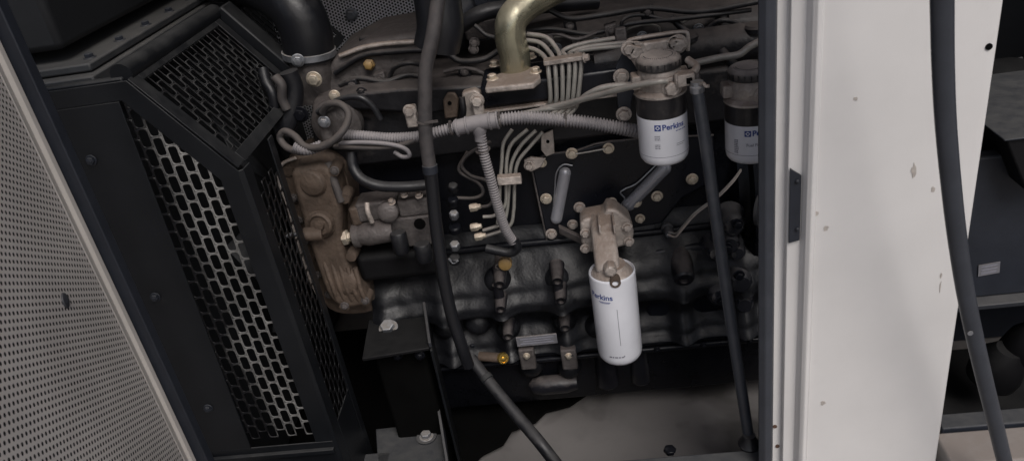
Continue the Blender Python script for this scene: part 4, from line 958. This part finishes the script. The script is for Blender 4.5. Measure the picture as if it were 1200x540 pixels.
# small water fittings behind the loop
wf = thing('water_pump', 'dusty brown water pump body with small bolts behind the cable loop', 'water pump', at(395, 160, 1.42))
b = MB(); b.lathe(at(398, 142, 1.44), (-.1, -1, 0), [(.05, 0), (.05, .02), (.042, .026), (.03, .034), (.012, .036)], 32); b.build('pump_housing', M['alud'], wf)
b = MB(); b.lathe(at(380, 145, 1.39), (0, 0, 1), [(.012, -.03), (.012, .008), (.008, .012)], 16); b.build('outlet', M['alud'], wf)
bolt(at(380, 143, 1.372), wf, .009, m=M['clamp']); bolt(at(352, 134, 1.40), wf, .012, m=M['block']); bolt(at(392, 112, 1.40), wf, .008, m=M['plated']); bolt(at(424, 108, 1.43), wf, .008, m=M['dusty'])

M['hosetop'] = mat('dusty_hose', (.035, .033, .035), .5, 0, .36, (.10, .088, .085), .2, 25, .15, 200)
# ================================================================ LARGE HOSES
ih = thing('intake_hose', 'thick black intake hose bending down at the top left with a metal clamp', 'hose', at(365, 75, 1.6))
b = MB(); b.tube(T((60, -60, 1.85), (150, -45, 1.78), (240, -30, 1.70), (305, -18, 1.62), (342, 6, 1.58), (358, 36, 1.57), (363, 68, 1.57)), .052, 36, res=12); b.build('tube', M['rubber'], ih)
d = (at(363, 68, 1.57) - at(358, 36, 1.57)).normalized()
b = MB(); b.lathe(at(361.5, 58, 1.57), d, [(.0525, 0), (.055, .001), (.055, .013), (.0525, .014)], 48); b.build('hose_clamp', M['clamp'], ih)
b = MB(); b.lathe(at(363, 68, 1.57), d, [(.044, -.01), (.046, .03), (.040, .05), (.036, .09)], 36); b.build('metal_neck', M['alud'], ih)
bolt(at(349, 71, 1.51), ih, .010, m=M['clamp'], name='clamp_screw', d=(.2, -1, 0)); bolt(at(368, 93, 1.50), ih, .012, m=M['plated'], name='bolt')

vh = thing('vertical_hose', 'long dark hose hanging in front of the engine centre, dusty grey at the top', 'hose', at(548, 420, 1.22))
b = MB(); b.tube(T((522, -330, 1.36), (520, -160, 1.32), (516, -30, 1.28), (512, 10, 1.27), (506, 48, 1.26), (499, 82, 1.255), (498, 120, 1.25), (499, 160, 1.245), (504, 200, 1.24)), .0120, 22, res=8); o = b.build('tube', M['hosetop'], vh); o['label'] = 'dusty grey upper length of the hose'
b = MB(); b.tube(T((504, 196, 1.2402), (507, 225, 1.2385), (511, 265, 1.235), (519, 320, 1.225), (529, 368, 1.22), (541, 405, 1.22), (549, 428, 1.225)), .0118, 22, res=8); b.build('tube', M['rubber'], vh)
b = MB(); b.lathe(at(504, 198, 1.24), at(507, 225, 1.2385) - at(499, 160, 1.245), [(.0125, -.008), (.0135, -.007), (.0135, .007), (.0125, .008)], 24); b.build('hose_clamp', M['frame'], vh)
lh = thing('lower_hose', 'black hose slanting down to the right across the tray at the bottom', 'hose', at(650, 545, 1.13))
b = MB(); b.tube(T((552, 420, 1.30), (568, 441, 1.27), (590, 468, 1.23), (612, 494, 1.19), (634, 520, 1.15), (662, 556, 1.12)), .0125, 22, res=8); b.build('tube', M['rubber'], lh)
b = MB(); b.lathe(at(570, 443, 1.267), at(590, 468, 1.23) - at(568, 441, 1.27), [(.0128, -.006), (.0142, -.005), (.0142, .005), (.0128, .006)], 24); b.build('hose_clamp', M['guard'], lh)
b = MB(); b.lathe(at(498, 143, 1.248), (at(498, 160, 1.245) - at(497, 120, 1.25)), [(.0122, -.002), (.0142, -.0016), (.0142, .0016), (.0122, .002)], 28)
b.obox(at(505, 143, 1.235), (.012, 0, 0), (0, .0015, 0), (0, 0, .002)); b.build('cable_tie', M['alud'], vh)
b = MB(); b.tube(T((500, -320, 1.40), (503, -180, 1.38), (508, -40, 1.35), (512, -5, 1.34), (516, 30, 1.33), (512, 55, 1.33)), .040, 24); 
tag(b.build('air_duct', M['rubber']), 'fat black duct coming down at the top edge behind the vertical hose', 'duct')
hg = thing('hanging_strap', 'thick black rubber seal strip hanging across the pillar at right', 'rubber strip', at(1170, 530, .86))
b = MB(); b.tube(T((1104, -420, .80), (1103, -240, .81), (1103, -60, .82), (1104, 0, .83), (1105, 70, .84), (1108, 140, .85), (1114, 210, .86), (1122, 280, .87), (1133, 350, .88), (1148, 420, .89), (1165, 490, .90), (1182, 560, .91)), lambda t: .0122 - .0012 * t, 20, res=10, flat=((0, 1, 0), .7)); b.build('strip', M['seal'], hg)
b = MB(); c = at(1137, 390, .872); b.lathe(c, (0, -1, 0), [(.0035, 0), (.0035, .001), (.002, .001)], 12); b.build('rivet', M['clamp'], hg)

mt = MB(); mt.box(.60, 1.60, 1.10, 1.56, FZ + .012, FZ + .018)  # thin black sheet painting the right bay floor into shade
tag(mt.build('shade_sheet', M['hole2'], bevel=.001), 'black sheet painting shade on the tray past the pillar at right', 'shade sheet')
# ---- dipstick tube with yellow cap
dp = thing('dipstick', 'brass capped dipstick tube sticking out low on the engine side', 'dipstick', at(590, 418, 1.35))
b = MB(); b.tube([at(562, 417, 1.352), at(588, 419, 1.340)], .0105, 20); b.build('tube', M['timing'], dp)
b = MB(); b.lathe(at(589, 419, 1.338), (.35, -1, .25), [(.0115, -.004), (.0125, -.001), (.0125, .006), (.0105, .0085), (.008, .0085), (.007, .0065), (.0045, .0065), (.004, .0095), (.0003, .010)], 28); b.build('cap', M['brass'], dp)
b = MB(); b.tube(T((547, 425, 1.37), (553, 428, 1.365), (561, 425, 1.36), (564, 418, 1.36)), .0022, 8); b.build('retaining_wire', M['clamp'], dp)

nutf = tag(MB().lathe(at(785, 528, 1.10), (0, 0, 1), [(.010, -.004), (.012, 0), (.012, .006), (.006, .008)], 6).build('loose_nut', M['block'], bevel=.001), 'small dark nut lying by the sill below the drain hose', 'nut')
# ---- engine mount bracket (left) and base bracket
em = thing('engine_mount', 'black steel engine mounting bracket with bolt under the timing cover', 'bracket', at(460, 410, 1.33))
def zp(px, py, z): 
    d = ROT @ Vector((px - 600.0, 270.0 - py, -F)); t = (z - CAM.z) / d.z; return CAM + d * t
zm = at(498, 411, 1.26).z
b = MB(); b.prism([zp(424, 420, zm), zp(503, 407, zm), zp(498, 366, zm), zp(432, 374, zm)], (0, 0, -.008)); b.build('top_plate', M['hole2'], em, bevel=.002)
q = [zp(503, 407, zm), zp(498, 366, zm)]
b = MB(); b.prism([q[0], q[1], q[1] + Vector((0, 0, .028)), q[0] + Vector((0, 0, .012))], (.006, 0, 0)); b.build('gusset', M['greybox'], em, bevel=.001)
b = MB(); b.prism([q[0] + Vector((.0, .0, -.008)), q[1] + Vector((0, 0, -.008)), q[1] + Vector((.0, 0, -.42)), q[0] + Vector((0, 0, -.42))], (.005, 0, 0)); b.build('side_plate', M['guard'], em, bevel=.001)
bolt(zp(455, 384, zm + .001), em, .0155, d=(0, -.35, 1), m=M['clamp'], h=.012)
for px in (466, 492): bolt(zp(px, 416, zm - .02), em, .008, m=M['block'])
b = MB(); b.box(q[0].x - .13, q[0].x - .02, 1.30, 1.34, FZ, zm - .008); b.build('rubber_block', M['hole'], em, bevel=.008)
zb2 = .30
bb = thing('base_bracket', 'grey painted base bracket with bolt and washer at the lower edge of the picture', 'bracket', at(490, 520, 1.2))
b = MB(); b.prism([zp(444, 560, zb2), zp(524, 548, zb2), zp(520, 494, zb2), zp(440, 502, zb2)], (0, 0, -.01)); b.build('foot_plate', M['frame'], bb, bevel=.002)
q2 = [zp(524, 548, zb2), zp(516, 480, zb2)]
b = MB(); b.prism([q2[0], q2[1], q2[1] + Vector((0, 0, .10)), q2[0] + Vector((0, 0, .02))], (.006, 0, 0)); b.build('upright', M['greybox'], bb, bevel=.001)
p = zp(500, 512, zb2 + .001); b = MB(); b.lathe(p, (0, 0, 1), [(.023, 0), (.023, .003), (.012, .0035)], 28); b.build('washer', M['greybox'], bb); bolt(p + Vector((0, 0, .003)), bb, .012, d=(0, 0, 1), m=M['clamp'], h=.01)
# long-member under the engine
b = MB(); b.box(-1.2, -.50, 1.20, 1.26, FZ + .01, .30); b.box(-.5, 1.6, 1.60, 1.66, FZ + .01, .30)
tag(b.build('chassis_rail', M['frame'], bevel=.003), 'dark steel chassis rail under the engine', 'rail')

mt = MB(); mt.prism([zp(x, y, FZ + .012) for x, y in ((180, 560), (548, 552), (566, 534), (590, 522), (600, 506), (628, 496), (640, 484), (668, 477), (690, 462), (720, 458))] + [Vector((-.05, 1.9, FZ + .012)), Vector((-1.25, 1.9, FZ + .012)), Vector((-1.25, 1.12, FZ + .012))], (0, 0, .006))  # shade under engine and pan, painted as a thin black sheet
tag(mt.build('shade_sheet', M['hole'], bevel=.001), 'black sheet painting shade over the left half of the tray under the engine', 'shade sheet')
# ================================================================ RIGHT OPENING: alternator
al = thing('alternator', 'dark generator alternator with grey terminal box seen past the pillar at right', 'alternator', (1.0, 1.5, FZ))
b = MB(); b.lathe((.62, 1.62, .62), (1, 0, 0), [(.22, 0), (.25, .02), (.25, .30), (.235, .32), (.235, .75), (.20, .80)], 56); b.build('stator_body', M['hole2'], al, bevel=.004)
b = MB()
for k in range(26):
    a = 2 * PI * k / 26; b.obox((1.15, 1.62 + math.cos(a) * .243, .62 + math.sin(a) * .243), (.20, 0, 0), (0, math.cos(a) * .010, math.sin(a) * .010), (0, -math.sin(a) * .004, math.cos(a) * .004))
b.build('cooling_fin', M['darkwall'], al)
tbz = at(1178, 165, 1.25).z; tx = at(1178, 172, 1.25).x
b = MB(); b.prism([(tx, 1.25, tbz), (tx + .42, 1.25, tbz), (tx + .42, 1.25, tbz - .10), (tx + .045, 1.25, tbz - .10)], (0, .28, 0)); b.build('terminal_box', M['hole2'], al, bevel=.004)
b = MB(); b.box(tx - .006, tx + .43, 1.244, 1.54, tbz + .001, tbz + .005); b.build('box_lid', M['frame'], al, bevel=.0015)
pn = thing('control_panel', 'smooth dark grey sheet panel with a small faded sticker past the pillar', 'panel', at(1150, 300, 1.32))
zp0 = at(1150, 348, 1.30).z
b = MB(); b.box(.56, 1.6, 1.30, 1.33, zp0, at(1150, 185, 1.30).z); b.build('panel_sheet', M['frame'], pn, bevel=.004)
b = MB(); b.box(.56, 1.6, 1.275, 1.33, zp0 - .012, zp0 - .001); b.build('panel_ledge', M['greybox'], pn, bevel=.002)
c = at(1159, 315, 1.298); b = MB(); b.obox(c, (.019, 0, .002), (0, .0006, 0), (-.001, 0, .0125)); o = b.build('sticker', M['plate'], pn); o['label'] = 'small faded rectangular sticker'
b = MB()
for k in range(3): b.obox(c + Vector((0, -.001, .007 - .007 * k)), (.014, 0, .0015), (0, .0002, 0), (0, 0, .001))
b.build('sticker_print', M['ink'], o)
for i, (px, py, r, lab) in enumerate(((1165, 420, .05, 'dusty round dark isolator under the grey panel'), (1195, 395, .04, 'smaller dark rounded mount right of the round isolator'))):
    c = at(px, py, 1.36); b = MB(); b.lathe(c + Vector((0, 0, -.05)), (.2, -.2, 1), [(r, 0), (r * 1.05, .02), (r * .9, .06), (r * .5, .09)], 28); tag(b.build('isolator', M['hole2']), lab, 'isolator')

# ================================================================ bolted-on assemblies become parts of the engine
def absorb(empty, main_name, parent):
    """the main casting takes the assembly's name and carries its small pieces"""
    kids = [o for o in bpy.data.objects if o.parent == empty]
    main = [o for o in kids if o.name.split('.')[0] == main_name][0]
    small = [o for o in kids if o is not main]
    for o in list(small): small += [q for q in bpy.data.objects if q.parent == o]
    for o in small:
        if main_name == o.name.split('.')[0] and False: continue
        o.parent = main; o.matrix_parent_inverse = Matrix.Identity(4)
    nm = empty.name; lab = empty['label']
    bpy.data.objects.remove(empty); main.name = nm; main['label'] = lab
    main.parent = parent; main.matrix_parent_inverse = world_of(parent).inverted()
for e_, m_ in ((tc, 'cover_body'), (pump, 'pump_body'), (fw, 'bell'), (wf, 'pump_housing'), (oh, 'neck'), (br, 'back_plate')):
    absorb(e_, m_, eng)
GR = {'fuel_filter': 'fuel filters', 'fuel_pipe': 'fuel pipes around the fuel filters', 'coolant_hose': 'black hoses at the left end of the engine', 'cable': 'loose cables under the conduit',
      'enclosure_wall': 'walls of the enclosure', 'isolator': 'isolators under the grey panel'}
for o in bpy.data.objects:
    k_ = o.name.split('.')[0]
    if o.parent is None and k_ in GR: o['group'] = GR[k_]
